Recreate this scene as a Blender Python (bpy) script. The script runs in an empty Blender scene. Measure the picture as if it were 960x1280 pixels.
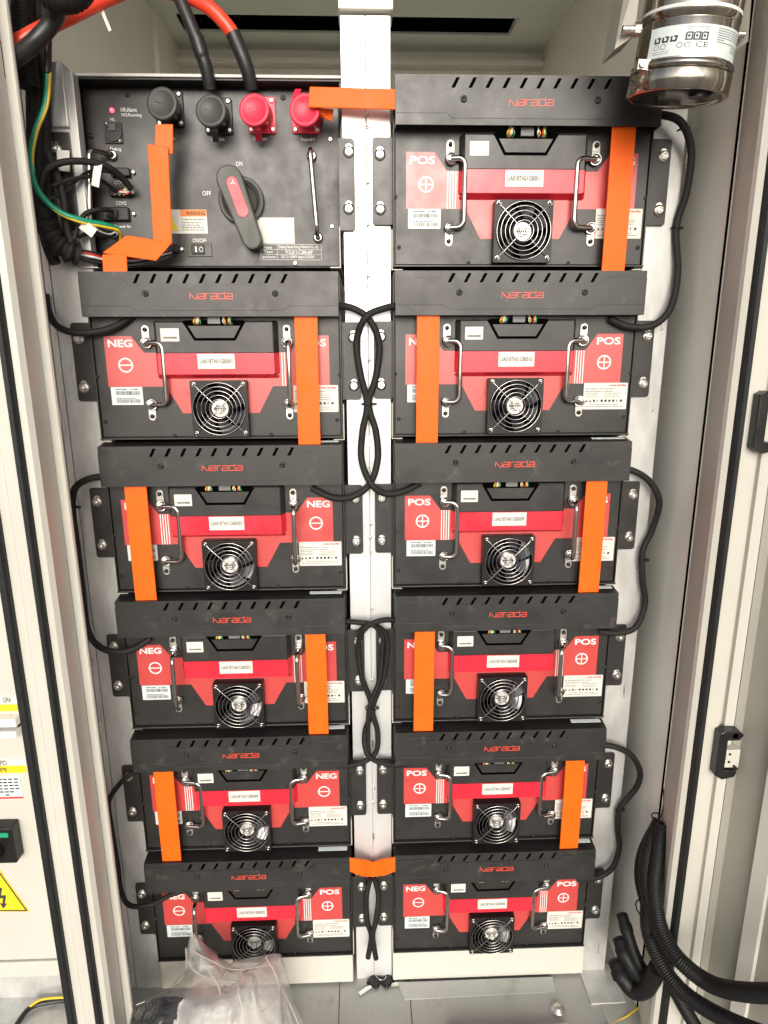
import bpy, math, random
from mathutils import Vector, Matrix
import numpy as np
random.seed(7)
S = bpy.context.scene
C = S.collection
# ------------------------------------------------------------------ camera
F, CAM = 807.50, Vector((0.00056, -1.19831, -0.05914))
PITCH, YAW, ROLL = 0.24291, 0.03473, -0.00411
fw = Vector((math.sin(YAW)*math.cos(PITCH), math.cos(YAW)*math.cos(PITCH), -math.sin(PITCH)))
rt0 = Vector((math.cos(YAW), -math.sin(YAW), 0)); up0 = rt0.cross(fw)
rt = rt0*math.cos(ROLL) + up0*math.sin(ROLL); up = -rt0*math.sin(ROLL) + up0*math.cos(ROLL)
cam = bpy.data.objects.new('camera', bpy.data.cameras.new('camera')); C.objects.link(cam)
M = Matrix((rt, up, -fw)).transposed().to_4x4(); M.translation = CAM; cam.matrix_world = M
cam.data.sensor_fit = 'HORIZONTAL'; cam.data.sensor_width = 36; cam.data.lens = F/960*36
cam.data.clip_start = 0.01; cam.data.clip_end = 500
S.camera = cam
# ------------------------------------------------------------------ world, sun, exposure
SUN_EL, SUN_AZ = math.radians(20), math.radians(181)     # azimuth from +Y towards +X: front right
W = bpy.data.worlds.new('World'); S.world = W; W.use_nodes = True
nt = W.node_tree; sky = nt.nodes.new('ShaderNodeTexSky'); sky.sky_type = 'NISHITA'; sky.sun_disc = False
sky.sun_elevation = SUN_EL; sky.sun_rotation = SUN_AZ; sky.dust_density = 3.0; sky.ozone_density = 0.6
bg = nt.nodes['Background']; bg.inputs[1].default_value = 0.15
hs = nt.nodes.new('ShaderNodeHueSaturation'); hs.inputs['Saturation'].default_value = .35      # hazy, nearly colourless sky
nt.links.new(sky.outputs[0], hs.inputs['Color']); nt.links.new(hs.outputs[0], bg.inputs[0])
sd = bpy.data.lights.new('sun', 'SUN'); sd.energy = 1.0; sd.angle = math.radians(30); sd.color = (1, .93, .82)
so = bpy.data.objects.new('sun', sd); C.objects.link(so)
sdir = Vector((math.sin(SUN_AZ)*math.cos(SUN_EL), math.cos(SUN_AZ)*math.cos(SUN_EL), math.sin(SUN_EL)))
so.rotation_euler = sdir.to_track_quat('Z', 'Y').to_euler()
S.view_settings.view_transform = 'Standard'; S.view_settings.look = 'None'
S.view_settings.exposure = 0.42; S.view_settings.gamma = 1
# ------------------------------------------------------------------ helpers
def at(px, py, Y):
    """point of the plane y=Y that the photograph shows at (px,py)"""
    d = fw*F + rt*(px-480) + up*(640-py)
    return CAM + d*((Y-CAM.y)/d.y)
def atz(px, py, z):
    d = fw*F + rt*(px-480) + up*(640-py)
    return CAM + d*((z-CAM.z)/d.z)

class MB:
    def __init__(s): s.v = []; s.f = []; s.sm = []
    def add(s, vs, fs, smooth=False):
        b = len(s.v); s.v += [tuple(v) for v in vs]
        for f in fs: s.f.append(tuple(b+i for i in f)); s.sm.append(smooth)
        return s
    def box(s, x0, x1, y0, y1, z0, z1):
        v = [(x, y, z) for x in (x0, x1) for y in (y0, y1) for z in (z0, z1)]
        return s.add(v, [(0,1,3,2),(4,6,7,5),(0,4,5,1),(2,3,7,6),(0,2,6,4),(1,5,7,3)])
    def prism(s, poly, y0, y1, poly2=None):
        """poly: (x,z) points counter-clockwise seen from the front; y0 front, y1 back"""
        n = len(poly); q = poly2 or poly
        v = [(x, y0, z) for x, z in poly] + [(x, y1, z) for x, z in q]
        f = [tuple(range(n)), tuple(range(2*n-1, n-1, -1))] + [(i, n+i, n+(i+1) % n, (i+1) % n) for i in range(n)]
        return s.add(v, f)
    def hexa(s, a, b):
        """solid between quads a and b (4 points each)"""
        v = list(a)+list(b)
        return s.add(v, [(0,1,2,3),(7,6,5,4)]+[(i, 4+i, 4+(i+1) % 4, (i+1) % 4) for i in range(4)])
    def cyl(s, p0, p1, r0, r1=None, n=20, cap=True, smooth=True):
        p0, p1 = Vector(p0), Vector(p1); r1 = r0 if r1 is None else r1
        d = (p1-p0).normalized(); a = d.orthogonal().normalized(); b = d.cross(a)
        v = []
        for p, r in ((p0, r0), (p1, r1)):
            v += [p+(a*math.cos(2*math.pi*i/n)+b*math.sin(2*math.pi*i/n))*r for i in range(n)]
        s.add(v, [(i, (i+1) % n, n+(i+1) % n, n+i) for i in range(n)], smooth)
        if cap: s.add(v, [tuple(range(n-1, -1, -1)), tuple(range(n, 2*n))])
        return s
    def lathe(s, o, axis, prof, n=40):
        """prof: (distance along axis, radius)"""
        o = Vector(o); d = Vector(axis).normalized(); a = d.orthogonal().normalized(); b = d.cross(a)
        v = []
        for t, r in prof:
            v += [o+d*t+(a*math.cos(2*math.pi*i/n)+b*math.sin(2*math.pi*i/n))*max(r, 1e-5) for i in range(n)]
        f = [(k*n+i, k*n+(i+1) % n, (k+1)*n+(i+1) % n, (k+1)*n+i) for k in range(len(prof)-1) for i in range(n)]
        return s.add(v, f, True)
    def tube(s, pts, r, n=10, closed=False, cap=True, rfun=None):
        pts = [Vector(p) for p in pts]; m = len(pts)
        T = []
        for i in range(m):
            a = pts[(i-1) % m] if (closed or i) else pts[i]; b = pts[(i+1) % m] if (closed or i < m-1) else pts[i]
            T.append((b-a).normalized())
        N = T[0].orthogonal().normalized(); v = []
        for i in range(m):
            if i: N = (N - T[i]*N.dot(T[i])).normalized()
            B = T[i].cross(N); rr = rfun(i/(m-1)) if rfun else r
            v += [pts[i]+(N*math.cos(2*math.pi*k/n)+B*math.sin(2*math.pi*k/n))*rr for k in range(n)]
        R = m if closed else m-1
        s.add(v, [(i*n+k, i*n+(k+1) % n, ((i+1) % m)*n+(k+1) % n, ((i+1) % m)*n+k) for i in range(R) for k in range(n)], True)
        if cap and not closed: s.add(v, [tuple(range(n-1, -1, -1)), tuple(range((m-1)*n, m*n))])
        return s
    def ring(s, c, R, r, axis=(0,1,0), n=40, k=8):
        d = Vector(axis).normalized(); a = d.orthogonal().normalized(); b = d.cross(a); c = Vector(c)
        return s.tube([c+(a*math.cos(2*math.pi*i/n)+b*math.sin(2*math.pi*i/n))*R for i in range(n)], r, k, closed=True)
    def band(s, pts, w, t, wd):
        """flat bar along pts: width w in direction wd (one vector or one per point), thickness t"""
        pts = [Vector(p) for p in pts]; m = len(pts); wds = wd if isinstance(wd, list) else [wd]*m; v = []
        for i in range(m):
            T = (pts[min(i+1, m-1)]-pts[max(i-1, 0)]).normalized()
            w_ = Vector(wds[i]); w_ = (w_-T*w_.dot(T)).normalized(); N = T.cross(w_)
            for a, b in ((-1,-1),(1,-1),(1,1),(-1,1)): v.append(pts[i]+w_*(w/2*a)+N*(t/2*b))
        f = [(i*4+k, i*4+(k+1) % 4, (i+1)*4+(k+1) % 4, (i+1)*4+k) for i in range(m-1) for k in range(4)]
        f += [(3,2,1,0), tuple((m-1)*4+k for k in range(4))]
        return s.add(v, f)
    def ribbon(s, pts, w, y0, y1):
        """mitred flat stroke through (x,z) points"""
        P = [Vector(p) for p in pts]; m = len(P); L = []; R_ = []
        for i in range(m):
            d0 = (P[i]-P[i-1]).normalized() if i else (P[1]-P[0]).normalized()
            d1 = (P[i+1]-P[i]).normalized() if i < m-1 else d0
            n0, n1 = Vector((-d0.y, d0.x)), Vector((-d1.y, d1.x)); b = (n0+n1).normalized()
            q = w/2/max(.35, b.dot(n0)); L.append(P[i]+b*q); R_.append(P[i]-b*q)
        for i in range(m-1): s.prism([tuple(R_[i]), tuple(R_[i+1]), tuple(L[i+1]), tuple(L[i])], y0, y1)
        return s
    def merge(s, me, M=None):
        vs = [M @ v.co if M else v.co for v in me.vertices]
        return s.add(vs, [tuple(p.vertices) for p in me.polygons])
    def mesh(s, name='m'):
        me = bpy.data.meshes.new(name); me.from_pydata(s.v, [], s.f); me.update()
        me.polygons.foreach_set('use_smooth', s.sm); return me

def spl(pts, k=10, closed=False):
    """Catmull-Rom through points"""
    P = [Vector(p) for p in pts]; n = len(P); out = []
    for i in range(n-1):
        p0, p1, p2, p3 = P[max(i-1, 0)], P[i], P[i+1], P[min(i+2, n-1)]
        for j in range(k):
            t = j/k
            out.append(.5*((2*p1)+(p2-p0)*t+(2*p0-5*p1+4*p2-p3)*t*t+(3*p1-p0-3*p2+p3)*t**3))
    out.append(P[-1]); return out

def circ(cx, cz, r, n=32, a0=0, a1=2*math.pi):
    return [(cx+r*math.cos(a0+(a1-a0)*i/n), cz+r*math.sin(a0+(a1-a0)*i/n)) for i in range(n)]
def rrect(x0, x1, z0, z1, r, k=5):
    p = []
    for cx, cz, a in ((x1-r, z0+r, -90), (x1-r, z1-r, 0), (x0+r, z1-r, 90), (x0+r, z0+r, 180)):
        p += [(cx+r*math.cos(math.radians(a+90*i/k)), cz+r*math.sin(math.radians(a+90*i/k))) for i in range(k+1)]
    return p

def plate(mb, outer, holes, y0, y1):
    """plate in the XZ plane with real holes, front at y0"""
    cu = bpy.data.curves.new('c', 'CURVE'); cu.dimensions = '2D'; cu.fill_mode = 'BOTH'; cu.extrude = abs(y1-y0)/2
    for poly in [outer]+holes:
        sp = cu.splines.new('POLY'); sp.points.add(len(poly)-1); sp.use_cyclic_u = True
        for p, (x, z) in zip(sp.points, poly): p.co = (x, z, 0, 1)
    o = bpy.data.objects.new('c', cu); C.objects.link(o); bpy.context.view_layer.update()
    me = bpy.data.meshes.new_from_object(o.evaluated_get(bpy.context.evaluated_depsgraph_get()))
    mb.merge(me, Matrix(((1,0,0,0),(0,0,-1,(y0+y1)/2),(0,1,0,0),(0,0,0,1))))
    bpy.data.objects.remove(o); bpy.data.curves.remove(cu); bpy.data.meshes.remove(me)
    return mb

def text(mb, s, x0, x1, z0, z1, y, bold=0.0, t=.0003, M=None, rot=0):
    """letters fitted to the rectangle x0..x1, z0..z1, facing -Y at y"""
    cu = bpy.data.curves.new('t', 'FONT'); cu.body = s; cu.size = 1; cu.offset = bold; cu.resolution_u = 3; cu.extrude = .01
    o = bpy.data.objects.new('t', cu); C.objects.link(o); bpy.context.view_layer.update()
    me = bpy.data.meshes.new_from_object(o.evaluated_get(bpy.context.evaluated_depsgraph_get()))
    if len(me.vertices):
        co = np.array([v.co[:] for v in me.vertices]); a, b = co.min(0), co.max(0)
        sx = (x1-x0)/(b[0]-a[0]); sz = (z1-z0)/(b[1]-a[1])
        vs = []
        cx, cz = (x0+x1)/2, (z0+z1)/2; cr, sr = math.cos(rot), math.sin(rot)
        for q in co:
            px, pz = (q[0]-a[0])*sx+x0-cx, (q[1]-a[1])*sz+z0-cz
            vs.append(Vector((cx+px*cr-pz*sr, y-q[2]/.01*t/2, cz+px*sr+pz*cr)))
        if M: vs = [M @ v for v in vs]
        mb.add(vs, [tuple(p.vertices) for p in me.polygons])
    bpy.data.objects.remove(o); bpy.data.curves.remove(cu); bpy.data.meshes.remove(me)
    return mb

def capsule2(x, z0, z1, r): return rrect(x-r, x+r, z0-r, z1+r, r*.99, 4)
def obj(name, mb, mat, parent=None, bevel=0, label=None, loc=None, seg=2):
    me = mb.mesh(name) if isinstance(mb, MB) else mb
    if not me.materials: me.materials.append(mat)
    o = bpy.data.objects.new(name, me); C.objects.link(o)
    if parent: o.parent = parent
    if loc is not None: o.location = loc
    if bevel:
        m = o.modifiers.new('bevel', 'BEVEL'); m.width = bevel; m.segments = seg; m.limit_method = 'ANGLE'; m.angle_limit = math.radians(40)
    if label: o['label'] = label
    return o
def tag(o, label, cat, group=None):
    o['label'] = label; o['category'] = cat
    if group: o['group'] = group
    return o
def thing(name, label, cat, loc=(0,0,0), group=None):
    o = bpy.data.objects.new(name, None); C.objects.link(o); o.location = loc; o.empty_display_size = .05
    return tag(o, label, cat, group)

# ------------------------------------------------------------------ materials
def mat(name, col, rough=.5, metal=0, var=.08, vscale=25, bump=0, bscale=400, spec=.5, stain=None, coat=0, stretch=None, rvar=.1):
    m = bpy.data.materials.new(name); m.use_nodes = True; n = m.node_tree.nodes; l = m.node_tree.links
    b = n['Principled BSDF']; b.inputs['Roughness'].default_value = rough; b.inputs['Metallic'].default_value = metal
    b.inputs['Specular IOR Level'].default_value = spec; b.inputs['Coat Weight'].default_value = coat
    tc = n.new('ShaderNodeNewGeometry'); mp = n.new('ShaderNodeMapping'); l.new(tc.outputs['Position'], mp.inputs[0])
    if stretch: mp.inputs['Scale'].default_value = stretch
    nz = n.new('ShaderNodeTexNoise'); nz.inputs['Scale'].default_value = vscale; nz.inputs['Detail'].default_value = 6; nz.inputs['Roughness'].default_value = .65
    l.new(mp.outputs[0], nz.inputs['Vector'])
    r = n.new('ShaderNodeMapRange'); r.inputs['From Min'].default_value = .3; r.inputs['From Max'].default_value = .7
    r.inputs['To Min'].default_value = 1-var; r.inputs['To Max'].default_value = 1+var; l.new(nz.outputs[0], r.inputs[0])
    mx = n.new('ShaderNodeVectorMath'); mx.operation = 'SCALE'; mx.inputs[0].default_value = col[:3]; l.new(r.outputs[0], mx.inputs['Scale'])
    last = mx.outputs[0]
    if stain:
        nz2 = n.new('ShaderNodeTexNoise'); nz2.inputs['Scale'].default_value = stain[2]; nz2.inputs['Detail'].default_value = 8; nz2.inputs['Roughness'].default_value = .7
        l.new(mp.outputs[0], nz2.inputs['Vector'])
        r2 = n.new('ShaderNodeMapRange'); r2.inputs['From Min'].default_value = stain[1]; r2.inputs['From Max'].default_value = stain[1]+.12; l.new(nz2.outputs[0], r2.inputs[0])
        r2.inputs['To Max'].default_value = stain[3]
        mm = n.new('ShaderNodeMix'); mm.data_type = 'RGBA'; l.new(r2.outputs[0], mm.inputs[0]); l.new(last, mm.inputs[6]); mm.inputs[7].default_value = (*stain[0], 1); last = mm.outputs[2]
    l.new(last, b.inputs['Base Color'])
    if rvar:
        rr = n.new('ShaderNodeMapRange'); rr.inputs['From Min'].default_value = .3; rr.inputs['From Max'].default_value = .7
        rr.inputs['To Min'].default_value = max(0, rough-rvar); rr.inputs['To Max'].default_value = min(1, rough+rvar)
        l.new(nz.outputs[0], rr.inputs[0]); l.new(rr.outputs[0], b.inputs['Roughness'])
    if bump:
        nb = n.new('ShaderNodeTexNoise'); nb.inputs['Scale'].default_value = bscale; nb.inputs['Detail'].default_value = 3; l.new(mp.outputs[0], nb.inputs['Vector'])
        bp = n.new('ShaderNodeBump'); bp.inputs['Strength'].default_value = bump; bp.inputs['Distance'].default_value = .0006 if name != 'black_film' else .02
        l.new(nb.outputs[0], bp.inputs['Height']); l.new(bp.outputs[0], b.inputs['Normal'])
    return m
m_panel = mat('powder_coat', (.024, .0225, .021), .38, 0, .10, 18, .25, 900, spec=.55, stain=((.085,.08,.074), .58, 14, .35))
m_cover = mat('cover_plastic', (.025, .0235, .022), .40, 0, .12, 14, .2, 700, spec=.55, stain=((.10,.09,.08), .57, 26, .55))
m_black = mat('black_paint', (.011, .010, .010), .40, spec=.35)
m_beam = mat('beam_paint', (.58, .565, .50), .4, var=.03)
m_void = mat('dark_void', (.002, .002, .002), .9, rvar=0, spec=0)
m_red = mat('red_film', (.52, .055, .050), .36, 0, .02, 20, .04, 200, spec=.85)
m_redbox = mat('red_plastic', (.68, .020, .042), .30, 0, .02, 20, .04, 200, spec=.6)
m_white = mat('white_print', (.72, .71, .69), .45, var=.03)
m_label = mat('label_paper', (.66, .64, .58), .5, var=.04, vscale=60)
m_label2 = mat('label_silver', (.62, .68, .67), .35, var=.05, vscale=60)
m_ink = mat('ink', (.03, .03, .033), .6, rvar=0)
m_redink = mat('red_ink', (.70, .04, .03), .5, rvar=0)
m_logo = mat('logo_red', (.80, .07, .035), .4, rvar=0)
m_chrome = mat('chrome', (.52, .50, .47), .12, 1, .04, 80, rvar=.04)
m_steel = mat('brushed_steel', (.46, .42, .36), .15, 1, .45, 28, .05, 60, stretch=(1, 1, .04), rvar=.06)  # strong vertical streaks: brushed grain plus reflections put into the colour
m_zinc = mat('zinc_bolt', (.80, .78, .72), .32, 1, .12, 200, .3, 500)
m_dkbolt = mat('black_screw', (.02, .02, .02), .3, .3)
m_galv = mat('galvanized', (.56, .56, .54), .45, .42, .16, 30, .12, 90, stretch=(1, 1, .35), stain=((.36,.37,.37), .56, 9, .6))
m_alu = mat('pillar_aluminium', (.76, .76, .755), .36, .45, .05, 16, .05, 60, stretch=(1, 1, .2))
m_cream_brightened = mat('cream_paint_brightened', (.86, .83, .75), .42, 0, .035, 5, .06, 160, stain=((.66,.63,.55), .64, 7, .4))  # cabinet paint, lightened to make up for the dim light inside
m_pale_dimmed = mat('pale_paint_dimmed', (.54, .525, .465), .38, 0, .03, 6, .05, 150, stain=((.6,.56,.48), .66, 9, .4))  # same cabinet paint, darkened to offset strong light on front parts
m_rubber = mat('rubber', (.012, .013, .013), .5, 0, .2, 60, .3, 300, spec=.35)
m_orange = mat('orange_sleeve', (.93, .125, .004), .5, 0, .06, 30, .2, 250, spec=.3)
m_cable = mat('braided_sleeve', (.011, .010, .009), .6, 0, .35, 900, .8, 1500, spec=.35)
m_conduit = mat('conduit', (.007, .007, .007), .55, 0, .15, 60, spec=.3)
m_redcab = mat('red_cable', (.78, .055, .022), .36, 0, .05, 30, .05, 100)
m_blkcab = mat('black_cable', (.014, .014, .014), .42, 0, .15, 40, .1, 200)
m_green = mat('green_wire', (.0, .24, .13), .35)
m_yellow = mat('yellow_wire', (.74, .50, .02), .4)
m_yel = mat('yellow_sign', (.82, .62, .02), .4, var=.03)
m_pinkcap = mat('red_cap', (.80, .03, .07), .42, var=.04)
m_blkcap = mat('grey_cap', (.055, .053, .05), .5, var=.06, bump=.2)
m_floor = mat('floor_sheet', (.38, .382, .36), .45, .15, .08, 8, .1, 60, stain=((.22,.2,.17), .6, 10, .6))
m_ground = mat('concrete', (.24, .23, .215), .85, 0, .12, 3, .2, 60)
m_plates = mat('handle_plate', (.60, .58, .54), .33, .8, .12, 200, .2, 400)
m_hub = mat('hub_sticker', (.72, .70, .66), .3, .2, .05)
m_gloss = mat('fan_blade', (.016, .014, .02), .12, 0, .05, spec=.9, rvar=.02)
m_rot = mat('switch_grey', (.070, .070, .060), .5, 0, .04, bump=.15)
m_rotred = mat('switch_red', (.80, .10, .12), .45, var=.03)
m_wht = mat('connector_grey', (.16, .16, .165), .5)
m_copper = mat('copper', (.7, .35, .12), .3, .8)
m_brown = mat('door_back_olive', (.34, .325, .275), .42, 0, .05, 5, .05, 150)
m_alu2 = mat('ceiling_paint', (.82, .86, .79), .5, 0, .04, 5)
mled = bpy.data.materials.new('led'); mled.use_nodes = True
b = mled.node_tree.nodes['Principled BSDF']; b.inputs['Emission Color'].default_value = (1, .04, .06, 1); b.inputs['Emission Strength'].default_value = 6; b.inputs['Base Color'].default_value = (.8,.1,.1,1)
# clear film of the bag
mbag = bpy.data.materials.new('clear_film'); mbag.use_nodes = True; n = mbag.node_tree.nodes; l = mbag.node_tree.links
n.remove(n['Principled BSDF']); out = n['Material Output']
tr = n.new('ShaderNodeBsdfTransparent'); tr.inputs[0].default_value = (.97, .97, .96, 1)
df = n.new('ShaderNodeBsdfDiffuse'); df.inputs[0].default_value = (.80, .78, .75, 1)
gl = n.new('ShaderNodeBsdfGlossy'); gl.inputs[1].default_value = .10
m1 = n.new('ShaderNodeMixShader'); m1.inputs[0].default_value = .42; l.new(tr.outputs[0], m1.inputs[1]); l.new(df.outputs[0], m1.inputs[2])
fr = n.new('ShaderNodeLayerWeight'); fr.inputs[0].default_value = .25
fm = n.new('ShaderNodeMath'); fm.operation = 'MULTIPLY_ADD'; fm.inputs[1].default_value = .38; fm.inputs[2].default_value = .05; l.new(fr.outputs['Facing'], fm.inputs[0])
ge = n.new('ShaderNodeNewGeometry'); nb = n.new('ShaderNodeTexNoise'); nb.inputs['Scale'].default_value = 22; nb.inputs['Detail'].default_value = 2; nb.inputs['Distortion'].default_value = 1.5
l.new(ge.outputs['Position'], nb.inputs['Vector']); bp = n.new('ShaderNodeBump'); bp.inputs['Strength'].default_value = .5; bp.inputs['Distance'].default_value = .012
l.new(nb.outputs[0], bp.inputs['Height']); l.new(bp.outputs[0], gl.inputs['Normal']); l.new(bp.outputs[0], fr.inputs['Normal'])
m2 = n.new('ShaderNodeMixShader'); l.new(fm.outputs[0], m2.inputs[0]); l.new(m1.outputs[0], m2.inputs[1]); l.new(gl.outputs[0], m2.inputs[2]); l.new(m2.outputs[0], out.inputs[0])

# ------------------------------------------------------------------ setting: ground, cabinet
FZ = -1.485
gr = obj('ground', MB().box(-60, 60, -80, 60, -1.80, -1.75), m_ground); gr['kind'] = 'structure'
cab = thing('cabinet', 'cream sheet metal equipment cabinet standing open around the battery rack', 'cabinet', (0, .4, -1.75))
CL = Vector((0, -.4, 1.75))
def cpart(name, mb, m, parent=None, bevel=0, label=None):
    return obj(name, mb, m, parent or cab, bevel, label, CL if parent is None else None)
cpart('back_panel', MB().box(-.60, .64, 1.10, 1.11, -1.75, .86), m_cream_brightened)
cpart('side_panel', MB().prism([(-.605, -1.75), (-.600, -1.75), (-.600, .86), (-.605, .86)], -.14, 1.10, [(-.554, -1.75), (-.549, -1.75), (-.549, .86), (-.554, .86)]), m_cream_brightened)
w = MB()
w.prism([(.600, -1.75), (.608, -1.75), (.608, .86), (.600, .86)], -.09, .13)
w.prism([(.600, -1.75), (.608, -1.75), (.608, .86), (.600, .86)], .13, 1.10, [(.583, -1.75), (.590, -1.75), (.590, .86), (.583, .86)])
cpart('side_panel', w, m_cream_brightened)
cpart('corner_strip', MB().box(-.560, -.546, .86, 1.10, -1.4, .86), m_cream_brightened, bevel=.002)
roof = MB()
roof.box(-.62, .65, -.22, .885, .85, .90); roof.box(-.62, .65, .985, 1.12, .85, .90)
roof.box(-.62, -.500, .885, .985, .85, .90); roof.box(.450, .65, .885, .985, .85, .90)
cpart('roof_panel', roof, m_alu2)
lip = MB(); lip.box(-.55, .585, 1.06, 1.099, .80, .815); lip.box(.4505, .462, .885, .985, .838, .849)
cpart('roof_lip', lip, m_cream_brightened, bevel=.001)
cpart('opening_dark_fill', MB().box(-.499, .449, .886, .984, .856, .895), m_void)  # black plate stands in for the darkness beyond the roof opening
fl = MB(); fl.box(-.62, .65, -.245, 1.10, FZ-.25, FZ)
cpart('floor_panel', fl, m_floor, bevel=.002)
# left door post: folded profile, from the face between the two gaskets to the flange and the tube beside the rack
def vprism(pts, z0=-1.75, z1=.86):
    """closed outline in plan (x,y), extruded in z"""
    mb = MB(); n_ = len(pts); v = [(x, y, z0) for x, y in pts]+[(x, y, z1) for x, y in pts]
    return mb.add(v, [tuple(range(n_-1, -1, -1)), tuple(range(n_, 2*n_))]+[(i, (i+1) % n_, n_+(i+1) % n_, n_+i) for i in range(n_)])
Yf = -.20
cpart('door_post', vprism([(-.5855, Yf+.006), (-.552, Yf+.006), (-.548, Yf), (-.519, Yf), (-.5045, Yf+.004), (-.4985, Yf+.012), (-.4985, -.142), (-.5855, -.142)]), m_pale_dimmed)
cpart('post_tube', vprism([(-.4990, -.138), (-.4860, -.138), (-.4845, -.135), (-.4845, -.1315), (-.4990, -.1315)]), m_pale_dimmed)
g = MB(); 
for (x0, x1, yy) in ((-.5835, -.5665, Yf+.006), (-.5275, -.5135, Yf+.001)):
    v = vprism([(x0, yy), (x0+.001, yy-.007), (x0+.004, yy-.011), (x1-.004, yy-.011), (x1-.001, yy-.007), (x1, yy)])
    cpart('gasket', v, m_rubber)
# right door post
cpart('door_post', vprism([(.6015, -.09), (.5760, -.185), (.5775, -.194), (.584, -.2), (.6275, -.2), (.6275, -.19), (.6375, -.19), (.6375, -.2), (.6545, -.2), (.6560, -.196), (.6560, -.09)]), m_pale_dimmed)
cpart('gasket', vprism([(.5850, -.2005), (.586, -.208), (.589, -.212), (.5955, -.212), (.5985, -.208), (.5995, -.2005)]), m_rubber)

cpart('seam_gap', MB().box(.5970, .6012, -.0895, -.0870, -1.75, .86), m_void)
# left neighbouring compartment: inner panel with labels
nbp = thing('neighbour_panel', 'cream breaker panel with yellow labels behind the left door post', 'panel', (-.95, 0, -1.38))
NL = Vector((.95, 0, 1.38))
def npart(name, mb, m, bevel=0, label=None, parent=None): return obj(name, mb, m, parent or nbp, bevel, label, NL if parent is None else None)
npart('panel_sheet', MB().box(-1.30, -.612, 0, .02, -1.385, .80), m_pale_dimmed, .002)
npart('bottom_flange', MB().box(-1.30, -.612, -.004, .02, -1.43, -1.388), m_pale_dimmed, .002)
def L3(px, py, Y=0): p = at(px, py, Y); return (p.x, p.z)
def qrect(x0, y0, x1, y1, Y=0):
    a = at((x0+x1)/2, y1, Y); b_ = at((x0+x1)/2, y0, Y); l_ = at(x0, (y0+y1)/2, Y); r_ = at(x1, (y0+y1)/2, Y)
    return l_.x, r_.x, a.z, b_.z
x0, x1, z0, z1 = qrect(-40, 869, 22, 880); o = npart('breaker_label', MB().box(x0, x1, -.0015, 0, z0, z1), m_label)
t = MB(); text(t, 'QR6', *(lambda a: (a[0], a[1], a[2], a[3]))(qrect(4, 871, 14, 878)), -.002); npart('lettering', t, m_ink, parent=o)
x0, x1, z0, z1 = qrect(-40, 881, 22, 889); npart('yellow_label', MB().box(x0, x1, -.0015, 0, z0, z1), m_yel)
x0, x1, z0, z1 = qrect(-40, 893, 26, 903); npart('breaker', MB().box(x0, x1, -.02, 0, z0, z1), m_white, .001)
x0, x1, z0, z1 = qrect(-40, 904, 26, 908); npart('slot', MB().box(x0, x1, -.004, 0, z0, z1), m_black)
x0, x1, z0, z1 = qrect(-40, 909, 26, 917); npart('breaker', MB().box(x0, x1, -.018, 0, z0, z1), m_white, .001)
x0, x1, z0, z1 = qrect(-40, 948, 33, 957); o = npart('breaker_label', MB().box(x0, x1, -.0015, 0, z0, z1), m_label)
t = MB(); text(t, 'SPD', *qrect(-3, 950, 9, 956), -.002); npart('lettering', t, m_ink, parent=o)
x0, x1, z0, z1 = qrect(-40, 957, 33, 966); o = npart('yellow_label', MB().box(x0, x1, -.0015, 0, z0, z1), m_yel)
t = MB(); text(t, 'SP9', *qrect(-3, 959, 9, 965), -.002); npart('lettering', t, m_ink, parent=o)
x0, x1, z0, z1 = qrect(-40, 970, 27, 996); o = npart('rating_label', MB().box(x0, x1, -.0015, 0, z0, z1), m_label2)
t = MB()
for k in range(6):
    for j in range(9):
        xa = x1-.004-j*.011-random.random()*.002; za = z1-.006-k*.0075
        if random.random() < .8: t.box(xa-.008, xa, -.0019, -.0015, za-.003, za)
npart('print', t, m_ink, parent=o)
npart('red_line', MB().box(x0, x1, -.002, 0, z0-.004, z0), m_redink, parent=o)
x0, x1, z0, z1 = qrect(-30, 1036, 18, 1080, -.03)
sw = npart('selector_switch', MB().box(x0, x1, -.03, 0, z0, z1), m_black, .003)
npart('green_strip', MB().box(x0+.002, x1-.008, -.0325, -.03, z1-.020, z1-.010), mat('green_cap', (.02,.30,.16), .4), parent=sw)
cc = at(-8, 1062, -.03); npart('knob', MB().cyl((cc.x, -.05, cc.z), (cc.x, -.03, cc.z), .022, n=28), m_black, .002, parent=sw)
ta, tb, tc_ = L3(-35, 1139), L3(37, 1139), L3(-1, 1086)
tri = npart('warning_sign', MB().prism([ta, tb, tc_], -.0015, 0), m_yel)
def inset(tri_, q):
    cx = sum(p[0] for p in tri_)/3; cz = sum(p[1] for p in tri_)/3; return [(cx+(p[0]-cx)*q, cz+(p[1]-cz)*q) for p in tri_]
t = MB(); o1 = inset([ta, tb, tc_], .95); i1 = inset([ta, tb, tc_], .87)
for k in range(3): t.prism([o1[k], o1[(k+1) % 3], i1[(k+1) % 3], i1[k]], -.002, -.0015)
cx = sum(p[0] for p in (ta, tb, tc_))/3; cz = sum(p[1] for p in (ta, tb, tc_))/3; q = .0011
t.prism([(cx-6*q, cz+24*q), (cx+8*q, cz+24*q), (cx+3*q, cz+6*q), (cx+13*q, cz+6*q), (cx+8*q, cz-14*q), (cx+13*q, cz-14*q), (cx+3*q, cz-26*q), (cx-2*q, cz-12*q), (cx+3*q, cz-14*q), (cx+6*q, cz-1*q), (cx-9*q, cz-1*q)], -.002, -.0015)
npart('symbol', t, m_ink, parent=tri)

# right cabinet door, open towards the viewer
door = cpart('door', vprism([(.6570, -.199), (.668, -.205), (.760, -.52), (.90, -.95), (.905, -.948), (.770, -.515), (.676, -.199)], -1.74, .84), m_brown)
cpart('stiffener', vprism([(.6780, -.270), (.6885, -.296), (.7050, -.296), (.700, -.270)], -1.74, .84), m_pale_dimmed, parent=door)

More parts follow.
